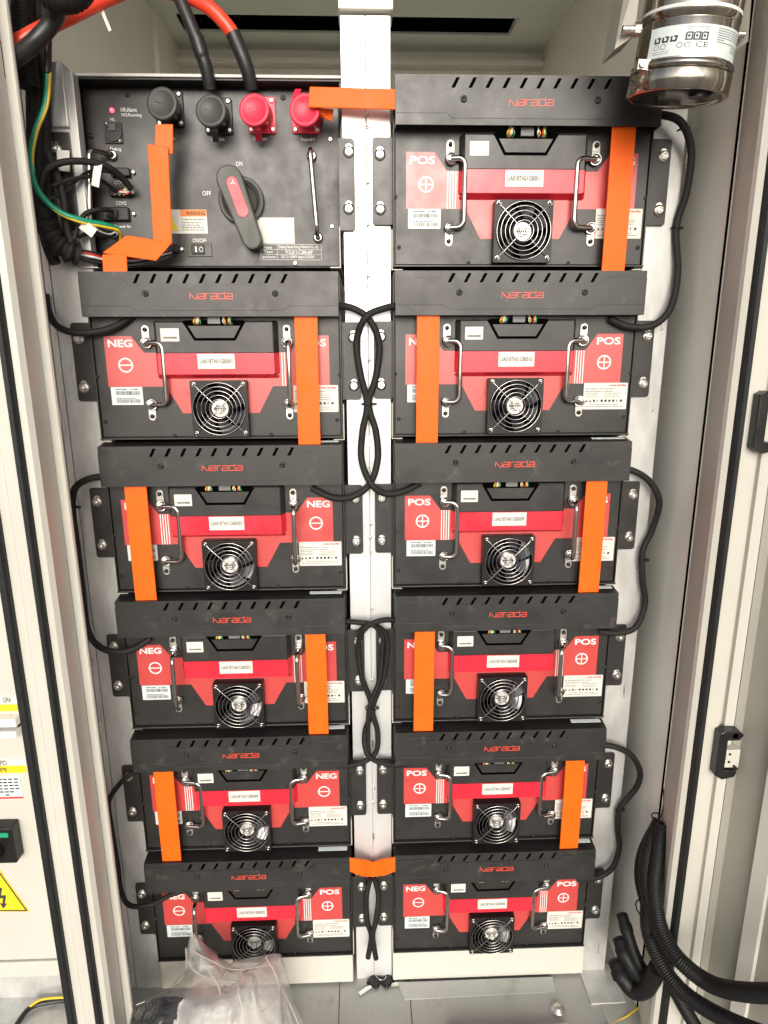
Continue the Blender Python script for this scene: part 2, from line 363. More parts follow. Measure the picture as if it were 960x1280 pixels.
def keeper(px, py, s, label):
    p = at(px, py, -.21)
    k = thing('door_keeper', label, 'latch', (p.x, -.2, p.z), 'black keepers on the right door post'); k.scale = (.85, .85, .85)
    a = MB()
    a.prism([(-.020, -.048), (-.004, -.058), (.022, -.052), (.026, -.038), (-.002, -.036), (-.002, .034), (.022, .034), (.030, .046), (.022, .054), (-.010, .056), (-.020, .050)], -.024, -.001)
    obj('keeper_body', a, m_dkbolt, k, .0015)
    if s:
        b_ = MB(); b_.box(.0, .030, -.020, -.001, -.032, .010); obj('striker', b_, m_pale_dimmed, k, .0015)
        c = MB(); c.cyl((.012, -.024, .045), (.012, -.02, .045), .006, n=12); c.cyl((.02, -.03, -.028), (.02, -.005, -.028), .003, n=8); c.cyl((.008,-.0205,.0),(.008,-.02,.0),.003,n=8); c.cyl((.008,-.0205,-.018),(.008,-.02,-.018),.003,n=8)
        obj('screw', c, m_dkbolt, k)
keeper(905, 940, True, 'black keeper with pale striker on the right post, lower of two')
keeper(955, 527, False, 'plain black keeper at the right edge, upper of two')

# ------------------------------------------------------------------ rack frame
rack = thing('rack_frame', 'galvanized rack frame with white centre post carrying both columns', 'rack', (0, .05, FZ))
RLc = Vector((0, -.05, -FZ))
def rpart(name, mb, m, bevel=0, label=None, parent=None): return obj(name, mb, m, parent or rack, bevel, label, RLc if parent is None else None)
YP = .010
pil = MB(); pil.box(-.0255, .0145, YP, YP+.04, FZ, .47); pil.box(.0160, .0560, YP, YP+.04, FZ, .47); pil.box(.0146, .0159, YP+.002, YP+.02, FZ, .47)
cp = rpart('centre_post', pil, m_alu, .0012)
hd = rpart('top_bracket', MB().box(-.028, .060, YP-.012, YP+.05, .4735, .62), m_cream_brightened, .002, parent=cp)
for x in (-.006, .036): b_ = MB(); b_.lathe((x, YP-.012, .497), (0,-1,0), [(0, .010), (.002, .010), (.004, .007), (.0055, .0045), (.0055, 0)], 16); rpart('bolt', b_, m_zinc, parent=cp)
for i, yy in enumerate([143, 160, 168, 228, 281, 295, 345, 450, 552, 655, 672, 690, 760, 850, 930, 985, 1003, 1045]):
    z_ = at(459, yy, YP).z
    if i % 3 == 2: rpart('slot_mark', MB().prism(capsule2(.0165, z_-.008, z_+.008, .0020), YP-.0012, YP), m_zinc, parent=cp)
    else: rpart('rivet', MB().lathe((.0165+random.uniform(-.001, .001), YP, z_), (0,-1,0), [(0,.0036),(.0015,.0034),(.0028,.002),(.003,0)], 12), m_zinc, parent=cp)
lr = MB(); lr.box(-.5335, -.460, .006, .030, FZ, .385); lr.box(-.5475, -.5355, .0085, .030, FZ, .60); lr.box(-.5870, -.5495, .006, .030, FZ, .60)
lp = rpart('side_post', lr, m_galv, .0015, 'galvanized left side post')
rpart('side_post_upper', MB().box(-.500, -.472, -.002, .055, .301, .395), m_galv, .002, parent=lp)
rr_ = MB(); rr_.box(.490, .5600, .006, .030, FZ, .60)
rp_ = rpart('side_post', rr_, m_galv, .0012, 'galvanized right side post')
rpart('post_foot', MB().box(.500, .580, -.075, .02, FZ+.0005, FZ+.006), m_galv, .001, parent=rp_)
e = MB()
def emb(px, py, L=.012, xx=None):
    p = at(px, py, .006); e.cyl((p.x, .0045, p.z-L), (p.x, .0045, p.z+L), .0012, n=6); e.cyl((p.x-.002, .0045, p.z-L-.004), (p.x+.001, .0045, p.z-L-.004), .002, n=6)
for px, py in ((858, 197),(828, 400),(817, 503),(796, 700),(793, 775),(780, 862),(759, 1150),(748, 1185)): emb(px, py)
for px, py in ((79, 520),(83, 535),(103, 725),(118, 825),(128, 895),(135, 975),(165, 1210)): emb(px-3, py)
rpart('embossed_mark', e, m_zinc, parent=rp_)
# base beam, two lengths
for a, b2 in ((-.472, -.0335), (.058, .505)):
    rpart('base_beam', MB().box(a, b2, -.004, .10, -1.478, -1.3965), m_beam, .003)
# floor details
def frect(px0, py0, px1, py1, z): a = atz(px0, py0, z); c = atz(px1, py1, z); return a, c
mbf = MB(); a = atz(512, 1242, FZ); c = atz(742, 1218, FZ)
mbf.hexa([(.082, -.046, FZ+.001), (.430, -.040, FZ+.001), (.430, -.012, FZ+.012), (.070, -.012, FZ+.012)], [(.082, -.046, FZ-.001), (.430, -.040, FZ-.001), (.430, -.012, FZ-.001), (.070, -.012, FZ-.001)])
rpart('floor_channel', mbf, m_floor, .001)
mbf = MB(); a = atz(735, 1222, FZ+.004); b2 = atz(775, 1222, FZ+.004); c = atz(825, 1290, FZ+.004); d = atz(765, 1290, FZ+.004)
mbf.hexa([(a.x, a.y, FZ+.004), (d.x, d.y, FZ+.004), (c.x, c.y, FZ+.004), (b2.x, b2.y, FZ+.004)], [(a.x, a.y, FZ), (d.x, d.y, FZ), (c.x, c.y, FZ), (b2.x, b2.y, FZ)])
rpart('floor_runner', mbf, m_floor, .001)
p = atz(697, 1262, FZ)
fb = MB(); fb.lathe((p.x, p.y, FZ+.0005), (0,0,1), [(0,.016),(.002,.016),(.003,.010),(.009,.010),(.009,0)], 24)
tag(obj('floor_bolt', fb, m_plates), 'hex bolt with washer fixed in the cabinet floor', 'bolt')
p = atz(560, 1284, FZ+.02); q_ = atz(712, 1284, FZ+.02)
bar = MB().box(p.x, q_.x, p.y-.05, p.y, FZ+.001, FZ+.02)
rpart('floor_bar', bar, m_pale_dimmed, .002)
seam = MB()
for px in (425, 511):
    a = atz(px, 1225, FZ); c = atz(px+2, 1290, FZ); seam.box(a.x-.0008, a.x+.0008, c.y, a.y, FZ+.0002, FZ+.0008)
rpart('plate_joint', seam, m_black)

# ------------------------------------------------------------------ battery modules
ZB = -.2113
P_ = .29576
def slotpoly(cx, cz, w=.0060, h=.0150, sl=.0080):
    return [(cx-sl/2-w/2, cz-h/2), (cx-sl/2+w/2, cz-h/2), (cx+sl/2+w/2, cz+h/2), (cx+sl/2-w/2, cz+h/2)]
def logo_mb(x0, x1, z0, z1, y, w):
    mb = MB(); H = z1-z0; wd = {'N': 1.15, 'a': 1.0, 'r': .66, 'd': 1.0}; W6 = (x1-x0)/sum(wd[c] for c in 'Narada'); xo = x0
    L_ = {'N': [[(0, 0), (.10, 1), (.72, 0), (1, 0), (1.05, 1)]], 'a': [[(.08, 1), (1, 1), (1, 0), (0, 0), (0, .5), (.93, .5)]],
          'r': [[(0, 0), (0, 1), (1.15, 1)]], 'd': [[(1, 1.38), (1, 0), (0, 0), (0, 1), (.93, 1)]]}
    for i, ch in enumerate('Narada'):
        for st in L_[ch]: mb.ribbon([(xo+px*(W6*wd[ch]-W6*.2), z0+pz*H) for px, pz in st], w, y-.0004, y)
        xo += W6*wd[ch]
    return mb
meshes = {}
def M_(key, fn):
    if key not in meshes: meshes[key] = fn()
    return meshes[key]
def mk_cover():
    mb = MB()
    plate(mb, [(-.2175, .0023), (.2175, .0023), (.2178, .0752), (-.2178, .0752)], [slotpoly(-.1213+.0275*i, .0638) for i in range(10)], -.033, -.031)
    mb.box(-.2178, -.2158, -.031, .0, .0023, .0750); mb.box(.2158, .2178, -.031, .0, .0023, .0750)
    return mb.mesh()
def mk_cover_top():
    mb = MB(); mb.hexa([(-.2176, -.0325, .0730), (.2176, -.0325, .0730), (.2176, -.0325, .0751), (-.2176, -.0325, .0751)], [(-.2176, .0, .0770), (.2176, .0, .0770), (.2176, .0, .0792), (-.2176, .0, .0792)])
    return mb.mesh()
def mk_cover_face():
    mb = MB(); mb.prism([(-.2178, .0021), (.2178, .0021), (.2178, .0638), (.1455, .0638), (.1360, .0535), (-.1360, .0535), (-.1455, .0638), (-.2178, .0638)], -.0350, -.0332)
    mb.ribbon([(-.2175, .0195), (-.135, .0195), (-.124, .0122), (.124, .0122), (.135, .0195), (.2175, .0195)], .0012, -.0355, -.0350)
    return mb.mesh()
def mk_screw(r, d, y):
    mb = MB(); mb.lathe((0, y, 0), (0,-1,0), [(0, r), (d*.6, r*.96), (d, r*.7), (d, r*.42), (d*.3, r*.38), (d*.3, 0)], 18); return mb.mesh()
def mk_panel():
    mb = MB(); mb.prism(rrect(-.2165, .2165, -.2070, .0700, .002), -.0015, .002); return mb.mesh()
def mk_lip():
    mb = MB(); mb.box(-.2205, .2205, -.0085, .002, -.2113, -.2085); mb.box(-.2205, -.2180, -.0045, .002, -.2085, .0700); mb.box(.2180, .2205, -.0045, .002, -.2085, .0700); return mb.mesh()
def mk_chassis():
    mb = MB(); mb.box(-.2200, .2200, .0025, .42, -.2110, .0765); return mb.mesh()
BD = .018
def hous(z0, z1):
    """slice of the raised housing between heights, bevelled at its sides"""
    mb = MB()
    mb.prism([(-.1015, z0), (.1015, z0), (.1015, z1), (-.1015, z1)], -BD, -.0012, [(-.1095, z0), (.1095, z0), (.1095, z1), (-.1095, z1)]); return mb
def mk_housing():
    mb = hous(-.0588, -.0060); 
    mb.prism([(-.1015, -.0060), (.1015, -.0060), (.0985, -.0038), (-.0985, -.0038)], -BD, -.0012, [(-.1095, -.0060), (.1095, -.0060), (.1060, -.0030), (-.1060, -.0030)]); return mb.mesh()
def mk_red_band():
    mb = hous(-.0942, -.0589)
    mb.prism([(-.0985, -.0952), (.0985, -.0952), (.1015, -.0943), (-.1015, -.0943)], -BD, -.0012, [(-.1060, -.1032), (.1060, -.1032), (.1095, -.0995), (-.1095, -.0995)]); return mb.mesh()
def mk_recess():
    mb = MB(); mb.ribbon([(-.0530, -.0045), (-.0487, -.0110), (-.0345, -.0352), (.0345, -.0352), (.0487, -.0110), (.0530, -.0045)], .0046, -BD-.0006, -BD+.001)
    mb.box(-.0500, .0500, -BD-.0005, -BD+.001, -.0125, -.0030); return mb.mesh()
def mk_conn():
    mb = MB(); mb.box(-.010, .012, -BD-.004, -BD-.0005, -.0095, .004); return mb.mesh()
def wires(cols):
    out = []
    for c in cols:
        random.seed(c)
        mb = MB()
        for k in range(2):
            for side in (-1, 1):
                x = side*.026+random.uniform(-.007, .007)
                mb.tube(spl([(x, -BD, -.010), (x+random.uniform(-.004, .004), -BD-.008, -.006), (x+random.uniform(-.006, .006), -BD-.004, .004)], 4), .0011, 6)
        out.append(mb)
    return out
def mk_sticker():
    mb = MB(); p = [(-.198, -.117), (-.0955, -.117), (-.0691, -.165), (.0691, -.165), (.0955, -.117), (.198, -.117), (.198, -.0289), (.150, -.0289), (.1295, -.0577), (-.1295, -.0577), (-.150, -.0289), (-.198, -.0289)]
    # split into convex pieces that share edges
    for q in ([(-.198, -.117), (-.150, -.117), (-.150, -.0289), (-.198, -.0289)], [(-.150, -.117), (-.1295, -.117), (-.1295, -.0577), (-.150, -.0289)], [(-.1295, -.117), (.1295, -.117), (.1295, -.0577), (-.1295, -.0577)],
              [(.1295, -.117), (.150, -.117), (.150, -.0289), (.1295, -.0577)], [(.150, -.117), (.198, -.117), (.198, -.0289), (.150, -.0289)], [(-.0691, -.165), (.0691, -.165), (.0955, -.117), (-.0955, -.117)]):
        mb.add([(x, -.0018, z) for x, z in q], [(0, 1, 2, 3)])
    return mb.mesh()
def mk_badge(word, sx, stripes):
    mb = MB(); y = -.0021
    a, b2 = (.1495, .1930) if sx > 0 else (-.1918, -.1490)
    text(mb, word, a, b2, -.0480, -.0348, y, bold=.028, t=.0002)
    cx, cz = (.1655, -.0790) if sx > 0 else (-.1640, -.0790)
    o_, i_ = circ(cx, cz, .0130, 36), circ(cx, cz, .0103, 36)
    for k in range(36): mb.add([(x, y, z) for x, z in (o_[k], o_[(k+1) % 36], i_[(k+1) % 36], i_[k])], [(0, 1, 2, 3)])
    mb.add([(cx-.0102, y-.0001, cz-.0011), (cx+.0102, y-.0001, cz-.0011), (cx+.0102, y-.0001, cz+.0011), (cx-.0102, y-.0001, cz+.0011)], [(0, 1, 2, 3)])
    if word == 'POS': mb.add([(cx-.0011, y-.0002, cz-.0102), (cx+.0011, y-.0002, cz-.0102), (cx+.0011, y-.0002, cz+.0102), (cx-.0011, y-.0002, cz+.0102)], [(0, 1, 2, 3)])
    if stripes:
        for k in range(4):
            x = sx*(.1135+.0046*k); mb.add([(x-.0009, y, -.117), (x+.0009, y, -.117), (x+.0009, y, -.0578), (x-.0009, y, -.0578)], [(0, 1, 2, 3)])
    return mb.mesh()
def mk_small_label(): return MB().prism(rrect(-.0935, -.0615, -.0385, -.0165, .001), -BD-.0006, -BD-.0001).mesh()
def mk_small_print():
    random.seed(3); mb = MB()
    for k in range(16): mb.box(-.089+k*.0015, -.0882+k*.0015+random.random()*.0004, -BD-.0009, -BD-.0006, -.034, -.0305)
    return mb.mesh()
def mk_serial_label(): return MB().prism([(-.0325, -.0857), (.0325, -.0857), (.0325, -.0600), (-.0325, -.0600)], -BD-.0008, -BD-.0002).mesh()
def mk_barcode_label(): return MB().prism(rrect(-.1945, -.1384, -.1490, -.1173, .0012), -.0026, -.0019).mesh()
def mk_barcode_print():
    random.seed(5); mb = MB(); y = -.0028
    def dashes(x, x1, z, h, w0=.0006, w1=.003, g_=.0006):
        while x < x1:
            w_ = random.uniform(w0, w1); mb.box(x, min(x+w_, x1), y, -.0026, z, z+h); x += w_+g_+random.random()*g_
    dashes(-.186, -.166, -.1225, .0022); dashes(-.160, -.146, -.1225, .0022)
    dashes(-.186, -.143, -.1315, .0070, .0004, .0013, .0005); dashes(-.186, -.143, -.1455, .0066, .0004, .0013, .0006); dashes(-.186, -.150, -.1380, .0016)
    return mb.mesh()
def mk_spec_label(): return MB().prism(rrect(.1315, .2130, -.1642, -.1160, .0012), -.0026, -.0019).mesh()
def mk_spec_print():
    random.seed(6); mb = MB(); y = -.0028
    def dashes(x, x1, z, h, w0=.0008, w1=.004, g_=.0006):
        while x < x1-.0005:
            w_ = random.uniform(w0, w1); mb.box(x, min(x+w_, x1), y, -.0026, z, z+h); x += w_+g_+random.random()*g_
    text(mb, 'Rechargeable Lithium-ion Battery', .1345, .1900, -.1285, -.1255, y, bold=.015, t=.0001)
    dashes(.1350, .166, -.1322, .0012); dashes(.170, .186, -.1322, .0012)
    for z in (-.1355, -.1388, -.1420): dashes(.1350, .158, z, .0009); dashes(.170, .200, z, .0009)
    for k in range(10):
        cx = .1375+k*.0072
        if k in (3, 8): mb.prism(circ(cx, -.1485, .0022, 12, math.pi/2, 3*math.pi/2), y, -.0026)
        elif k < 2: mb.prism([(cx-.0024, -.1507), (cx+.0024, -.1507), (cx, -.1465)], y, -.0026)
        else: mb.prism(circ(cx, -.1485, .0024, 12), y, -.0026)
    dashes(.145, .196, -.1560, .0010); dashes(.137, .206, -.1595, .0010)
    return mb.mesh()
FY = -.022
FCX, FCZ, FR = .0012, -.1556, .0460
def mk_fan_frame():
    mb = MB(); plate(mb, rrect(FCX-.0500, FCX+.0500, -.2058, -.1062, .003), [circ(FCX, FCZ, .0470, 44)], FY, -.0015)
    return mb.mesh()
def mk_fan_back(): return MB().cyl((FCX, -.0030, FCZ), (FCX, -.0024, FCZ), .0474, n=44, smooth=False).mesh()
def mk_blades():
    mb = MB()
    for k in range(7):
        a = 2*math.pi*k/7+.2; n_ = 6; v = []
        for i in range(n_+1):
            r = .017+(.0455-.017)*i/n_; sw_ = .35*i/n_
            for (da, y) in ((-.30, -.016), (0, -.0105), (.34, -.005)):
                v.append((FCX+r*math.cos(a+da+sw_), y, FCZ+r*math.sin(a+da+sw_)))
        mb.add(v, [(i*3+j, i*3+j+1, (i+1)*3+j+1, (i+1)*3+j) for i in range(n_) for j in range(2)], True)
    mb.lathe((FCX, -.003, FCZ), (0,-1,0), [(0, .0195), (.012, .0195), (.0138, .0180), (.0140, 0)], 32)
    return mb.mesh()
def mk_hub(): return MB().cyl((FCX, -.0178, FCZ), (FCX, -.0172, FCZ), .0148, n=32, smooth=False).mesh()
def mk_hub_print():
    mb = MB(); random.seed(9)
    for z in (-.004, .004): mb.box(FCX-.008, FCX+.008, -.0181, -.0178, FCZ+z-.0005, FCZ+z+.0005)
    for k in range(6): mb.box(FCX-.011+k*.0038, FCX-.0085+k*.0038, -.0181, -.0178, FCZ-.0018, FCZ+.0018)
    mb.ring((FCX, -.0180, FCZ), .0085, .0004, n=24, k=4)
    return mb.mesh()
def mk_grille():
    mb = MB(); y = FY-.0045
    for R_ in (.0462, .0392, .0318, .0244, .0168): mb.ring((FCX, y, FCZ), R_, .0007, n=44, k=6)
    for a in (45, 135, 225, 315):
        ca, sa = math.cos(math.radians(a)), math.sin(math.radians(a))
        mb.tube([(FCX+ca*.0060, y+.0015, FCZ+sa*.0060), (FCX+ca*.050, y+.0015, FCZ+sa*.050), (FCX+ca*.058, FY-.001, FCZ+sa*.058)], .0008, 6)
        cx, cz = FCX+ca*.0615, FCZ+sa*.0615
        mb.ring((cx, FY-.001, cz), .0036, .0009, n=16, k=6)
        mb.lathe((cx, FY, cz), (0,-1,0), [(0, .0030), (.004, .0030), (.006, .0018), (.006, 0)], 12)
    mb.ring((FCX, y, FCZ), .0066, .0008, n=20, k=6)
    return mb.mesh()
def mk_handle(dx, dy):
    """U handle on two round feet; the bar stands off by dy and leans sideways by dx"""
    mb = MB(); zt, zb = -.0405, -.1485; q = .012; fy = -.008
    v = Vector((dx, -(dy-.008), 0)); L_ = max(v.length, .016); u_ = v.normalized(); q = min(q, L_*.55)
    def p(t, z): return Vector((u_.x*t, fy+u_.y*t, z))
    path = [p(0, zt), p(L_-q, zt)]+[p(L_-q+q*math.sin(a), zt-q+q*math.cos(a)) for a in (math.radians(15*i) for i in range(1, 7))]
    path += [p(L_-q+q*math.cos(a), zb+q-q*math.sin(a)) for a in (math.radians(15*i) for i in range(0, 7))]+[p(0, zb)]
    mb.tube(path, .0044, 14)
    for z in (zt, zb):
        mb.lathe((0, -.002, z), (u_.x*.25, -1, 0), [(0, .0088), (.006, .0088), (.0085, .0078), (.0095, .0062), (.0095, 0)], 24)
        mb.ring((u_.x*.002, -.008, z), .0088, .0014, (u_.x*.3, -1, 0), 24, 6)
    return mb.mesh()
def mk_handle_plate(k):
    mb = MB()
    for z0, z1 in (((-.0475, -.0105), (-.1775, -.1415))[k],): mb.prism(rrect(-.0065, .0065, z0, z1, .0064, 6), -.0042, -.0018)
    return mb.mesh()
def mk_handle_screw(k):
    mb = MB()
    for z in ((-.0180, -.1695)[k],): mb.lathe((0, -.0040, z), (0,-1,0), [(0, .0040), (.0020, .0038), (.0034, .0022), (.0036, 0)], 14)
    return mb.mesh()
def mk_ear(s):
    mb = MB(); 
    o_ = [(.2235, -.1424), (.2500, -.1424), (.2535, -.1410), (.2550, -.1375), (.2550, -.0109), (.2535, -.0074), (.2500, -.0060), (.2235, -.0060)]
    if s < 0: o_ = [(-x, z) for x, z in reversed(o_)]
    mb.prism(o_, .0005, .0030); x0, x1 = sorted((s*.2210, s*.2236)); mb.box(x0, x1, -.0010, .05, -.1424, -.0060); return mb.mesh()
def mk_bolt():
    mb = MB()
    mb.prism(rrect(-.0055, .0055, -.0050, .0125, .0054, 5), -.0003, .0003)
    mb.lathe((0, -.0003, 0), (0,-1,0), [(0, .0094), (.0012, .0094), (.0014, .0074), (.0026, .0072), (.0028, .0058)], 20)
    mb.cyl((0, -.0028, 0), (0, -.0068, 0), .0058, n=6, smooth=False); mb.lathe((0, -.0068, 0), (0,-1,0), [(0, .0040), (.0012, .0034), (.0014, .0012), (.0008, 0)], 12)
    return mb.mesh()
def mk_tray(s):
    a, b2 = (.2212, .2228) if s > 0 else (-.2228, -.2212)
    return MB().add([(s*.2228, y, -.150) for y in (-.0015, .30)]+[(s*.2212, y, -.150) for y in (-.0015, .30)]+[(s*.2212, y, -.2146) for y in (-.0015, .30)]+[(s*.2030, y, -.2146) for y in (-.0015, .30)]+[(s*.2030, y, -.2160) for y in (-.0015, .30)]+[(s*.2228, y, -.2160) for y in (-.0015, .30)],
        [(0, 2, 4, 6, 8, 10), (11, 9, 7, 5, 3, 1)]+[(2*k, 2*k+1, (2*k+3) % 12, (2*k+2) % 12) for k in range(6)]).mesh()

side_word = {'L': 'left', 'R': 'right'}
ordw = {1: 'topmost', 2: 'second', 3: 'third', 4: 'fourth', 5: 'fifth', 6: 'lowest'}
OX = {'R': .28, 'L': -.25344}
TH = {('R',1): ((.024,.014), (.035,.016)), ('R',2): ((.0235,.014), (.030,.014)), ('R',3): ((.025,.014), (.004,.040)), ('R',4): ((.0215,.014), (.013,.036)), ('R',5): ((.025,.014), (.030,.014)), ('R',6): ((.024,.014), (.031,.014)),
      ('L',2): ((.031,.014), (-.006,.040)), ('L',3): ((.0345,.014), (-.004,.040)), ('L',4): ((.007,.040), (.001,.040)), ('L',5): ((.0335,.014), (.0275,.014)), ('L',6): ((.0055,.040), (.026,.014))}
SER = {('L',2): 1, ('L',3): 2, ('L',4): 3, ('L',5): 4, ('L',6): 5, ('R',6): 6, ('R',5): 7, ('R',4): 8, ('R',3): 9, ('R',2): 10, ('R',1): 11}
POSL = {('R',1), ('R',3), ('R',5), ('L',3), ('L',5)}       # modules with POS on their left
wire_mats = [mat('wire_red', (.6,.04,.03), .4), mat('wire_white', (.7,.7,.68), .4), mat('wire_yellow', (.7,.5,.05), .4), mat('wire_green', (.05,.35,.15), .4)]
def module(col, n):
    ox, oz = OX[col], -(n-2)*P_ - (.00128 if col == 'L' else 0)
    pos = (col, n) in POSL
    where = {1: 'topmost of the right column', 2: ('first module below the switch unit in the left column' if col == 'L' else 'second from top in the right column'),
             3: 'third level, %s column' % side_word[col], 4: 'fourth level, %s column' % side_word[col], 5: 'just above the lowest one, %s column' % side_word[col], 6: 'lowest of the %s column' % side_word[col]}[n]
    lab = 'battery module with %s badge on its %s, %s' % (('POS', 'left', where) if pos else ('NEG', 'left', where))
    if len(lab.split()) > 16: lab = 'battery module, %s badge left, %s' % ('POS' if pos else 'NEG', where)
    t = thing('battery_module', lab, 'battery module', (ox, 0, oz+ZB), 'battery modules stacked in two columns')
    LC = Vector((0, 0, -ZB))
    def part(name, key, fn, m, parent=None, bevel=0, loc=None, label=None):
        o = obj(name, M_(key, fn), m, parent or t, bevel, label, (LC if parent is None else Vector((0,0,0))) + Vector(loc or (0,0,0)))
        return o
    part('chassis', 'chassis', mk_chassis, m_black)
    part('front_panel', 'panel', mk_panel, m_panel, bevel=.0008)
    part('rim', 'lip', mk_lip, m_panel, bevel=.0006)
    cv = part('terminal_cover', 'cover', mk_cover, m_cover, bevel=.0005)
    part('top_plate_shaded', 'covertop', mk_cover_top, m_black, cv)  # same plastic as the cover; black paints the shade under the module above
    if n > 2: part('top_label', 'toplab', lambda: MB().hexa([(.150, -.014, .0778), (.212, -.014, .0778), (.212, -.014, .0784), (.150, -.014, .0784)], [(.150, -.004, .0789), (.212, -.004, .0789), (.212, -.004, .0795), (.150, -.004, .0795)]).mesh(), m_label2, cv)
    part('slot_dark_fill', 'slotdark', lambda: MB().box(-.2150, .2150, -.0300, -.0290, .0540, .0730).mesh(), m_void, cv)  # added black sheet, paints the dark hollow behind the slots
    part('face_plate', 'coverface', mk_cover_face, m_cover, cv, .0007)
    part('logo', 'logo', lambda: logo_mb(-.0345, .0405, .0308, .0394, -.0351, .00115).mesh(), m_logo, cv)
    for s in (-1, 1): part('screw', 'cvscrew', lambda: mk_screw(.0054, .0024, -.0350), m_dkbolt, cv, loc=(.0013+s*.109, 0, .0395))
    hs = part('raised_housing', 'housing', mk_housing, m_panel, bevel=.0012)
    part('red_band', 'redband', mk_red_band, m_redbox, hs)
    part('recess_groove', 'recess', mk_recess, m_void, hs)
    part('connector', 'conn', mk_conn, m_wht, hs, .0008)
    for k, mb_ in enumerate(M_('wires', lambda: [w_.mesh() for w_ in wires((11, 12, 13, 14))])): part('signal_wire', 'w%d' % k, lambda: mb_, wire_mats[k], hs)
    st = part('red_decal', 'sticker', mk_sticker, m_red)
    wl, wr = ('POS', 'NEG') if pos else ('NEG', 'POS')
    part('polarity_mark', 'b'+wl+'L', lambda: mk_badge(wl, -1, wl == 'POS'), m_white, st)
    part('polarity_mark', 'b'+wr+'R', lambda: mk_badge(wr, 1, wr == 'POS'), m_white, st)
    sl = part('small_label', 'sl', mk_small_label, m_label)
    if (col, n) != ('R', 1): part('print', 'slp', mk_small_print, m_ink, sl)
    se = part('serial_label', 'se', mk_serial_label, m_label)
    part('serial_number', 's%d' % SER[(col, n)], lambda: text(MB(), 'UA01BTA01GB0%03d' % SER[(col, n)], -.0285, .0285, -.0765, -.0690, -BD-.0009, bold=.012, t=.0001).mesh(), m_ink, se)
    bl = part('barcode_label', 'bl', mk_barcode_label, m_label2 if n < 3 else m_label); part('print', 'blp', mk_barcode_print, m_ink, bl)
    pl = part('rating_label', 'pl', mk_spec_label, m_label); part('print', 'plp', mk_spec_print, m_ink, pl)
    part('wordmark', 'plr', lambda: text(MB(), 'narada', .1780, .2100, -.1220, -.1182, -.0028, bold=.03, t=.0001).mesh(), m_redink, pl)
    fn_ = part('fan', 'ff', mk_fan_frame, m_gloss if False else m_black, bevel=.0008)
    part('fan_well', 'fb', mk_fan_back, m_void, fn_)
    bl_ = part('impeller', 'fbl', mk_blades, m_gloss, fn_)
    hb = part('hub', 'fh', mk_hub, m_hub, fn_); part('grille', 'fg', mk_grille, m_chrome, fn_)
    hb.data.materials.append(m_ink)
    bl_.rotation_euler = (0, 0, 0)
    if 'hubp' not in meshes: meshes['hubp'] = mk_hub_print()
    part('hub_print', 'hubp', mk_hub_print, m_ink, fn_)
    thl, thr = TH[(col, n)]
    for s, th in ((-1, thl), (1, thr)):
        h = part('handle', 'h%d_%s' % (s, th), (lambda th=th, s=s: mk_handle(-s*th[0], th[1])), m_chrome, loc=(s*.1240, -.0015, 0))
        for k in (0, 1):
            part('mount_plate', 'hp%d' % k, lambda: mk_handle_plate(k), m_plates, h, .0005, loc=(0, .0015, 0)); part('screw', 'hsc%d' % k, lambda: mk_handle_screw(k), m_dkbolt, h)
    for s in (-1, 1):
        er = part('mounting_ear', 'ear%d' % s, lambda: mk_ear(s), m_panel, bevel=.0004)
        for z in (-.0330, -.1180): part('bolt', 'bolt', mk_bolt, m_zinc, er, loc=(s*.2420, .0, z))
        for z in (-.1790, -.0985): part('screw', 'psc', lambda: mk_screw(.0036, .0018, -.0015), m_dkbolt, loc=(s*(.2100 if z < -.15 else .2165), 0, z))
        part('screw', 'psc', None, m_dkbolt, loc=(s*.0880, 0, -.2050))
    for s in (-1, 1): rpart('support_rail', M_('tray%d' % s, lambda: mk_tray(s)), m_pale_dimmed).location = (ox, -.05, oz-FZ)
    return t
for n_ in range(1, 7):
    for c_ in 'LR':
        if (c_, n_) != ('L', 1): module(c_, n_)

# ------------------------------------------------------------------ orange busbar straps
def strap_bar(label, pts, w, wd=(1,0,0), t=.004, bevel=.0009):
    mb = MB().band(pts, w, t, wd); o = obj('busbar_strap', mb, m_orange, None, bevel)
    return tag(o, label, 'strap', 'orange insulated busbar straps')
for (c_, n_, s, lab) in (('R',1,1,'vertical orange strap on the topmost right module, under the canister'), ('L',2,1,'vertical orange strap on the right side of the left module of the second row'),
                         ('R',2,-1,'vertical orange strap on the left side of the right module of the second row'), ('L',3,-1,'leaning orange strap over the left side of the left module of the third row'),
                         ('R',3,1,'leaning orange strap over the right side of the right module of the third row'), ('L',4,1,'orange strap on the right side of the left module of the fourth row'),
                         ('R',4,-1,'orange strap on the left side of the right module of the fourth row'), ('L',5,-1,'orange strap on the left side of the left module of the fifth row'),
                         ('R',5,1,'orange strap on the right side of the right module of the fifth row')):
    ox, oz = OX[c_], -(n_-2)*P_; x = ox+s*.1600
    j = random.uniform(-.001, .001)
    strap_bar(lab, [(x+j, -.010, oz+.045), (x+j, -.0225, oz+.030), (x+j, -.0255, oz+.012), (x, -.0265, oz-.100), (x, -.0255, oz-.200), (x, -.0250, oz-.2215), (x, -.0245, oz-.236)], .0400)
# bottom link between L6 and R6
a = at(437, 1085, -.04); b2 = at(497, 1085, -.04); mid = at(467, 1092, -.03)
strap_bar('short orange strap bridging the centre post between the two lowest modules', spl([(a.x-.02, -.028, a.z+.002), (a.x, -.030, a.z), (a.x+.02, -.030, a.z-.006), (mid.x, -.014, mid.z-.004), (b2.x-.02, -.028, b2.z-.004), (b2.x, -.030, b2.z+.002), (b2.x+.02, -.028, b2.z+.003)], 5), .034, (0,0,1))

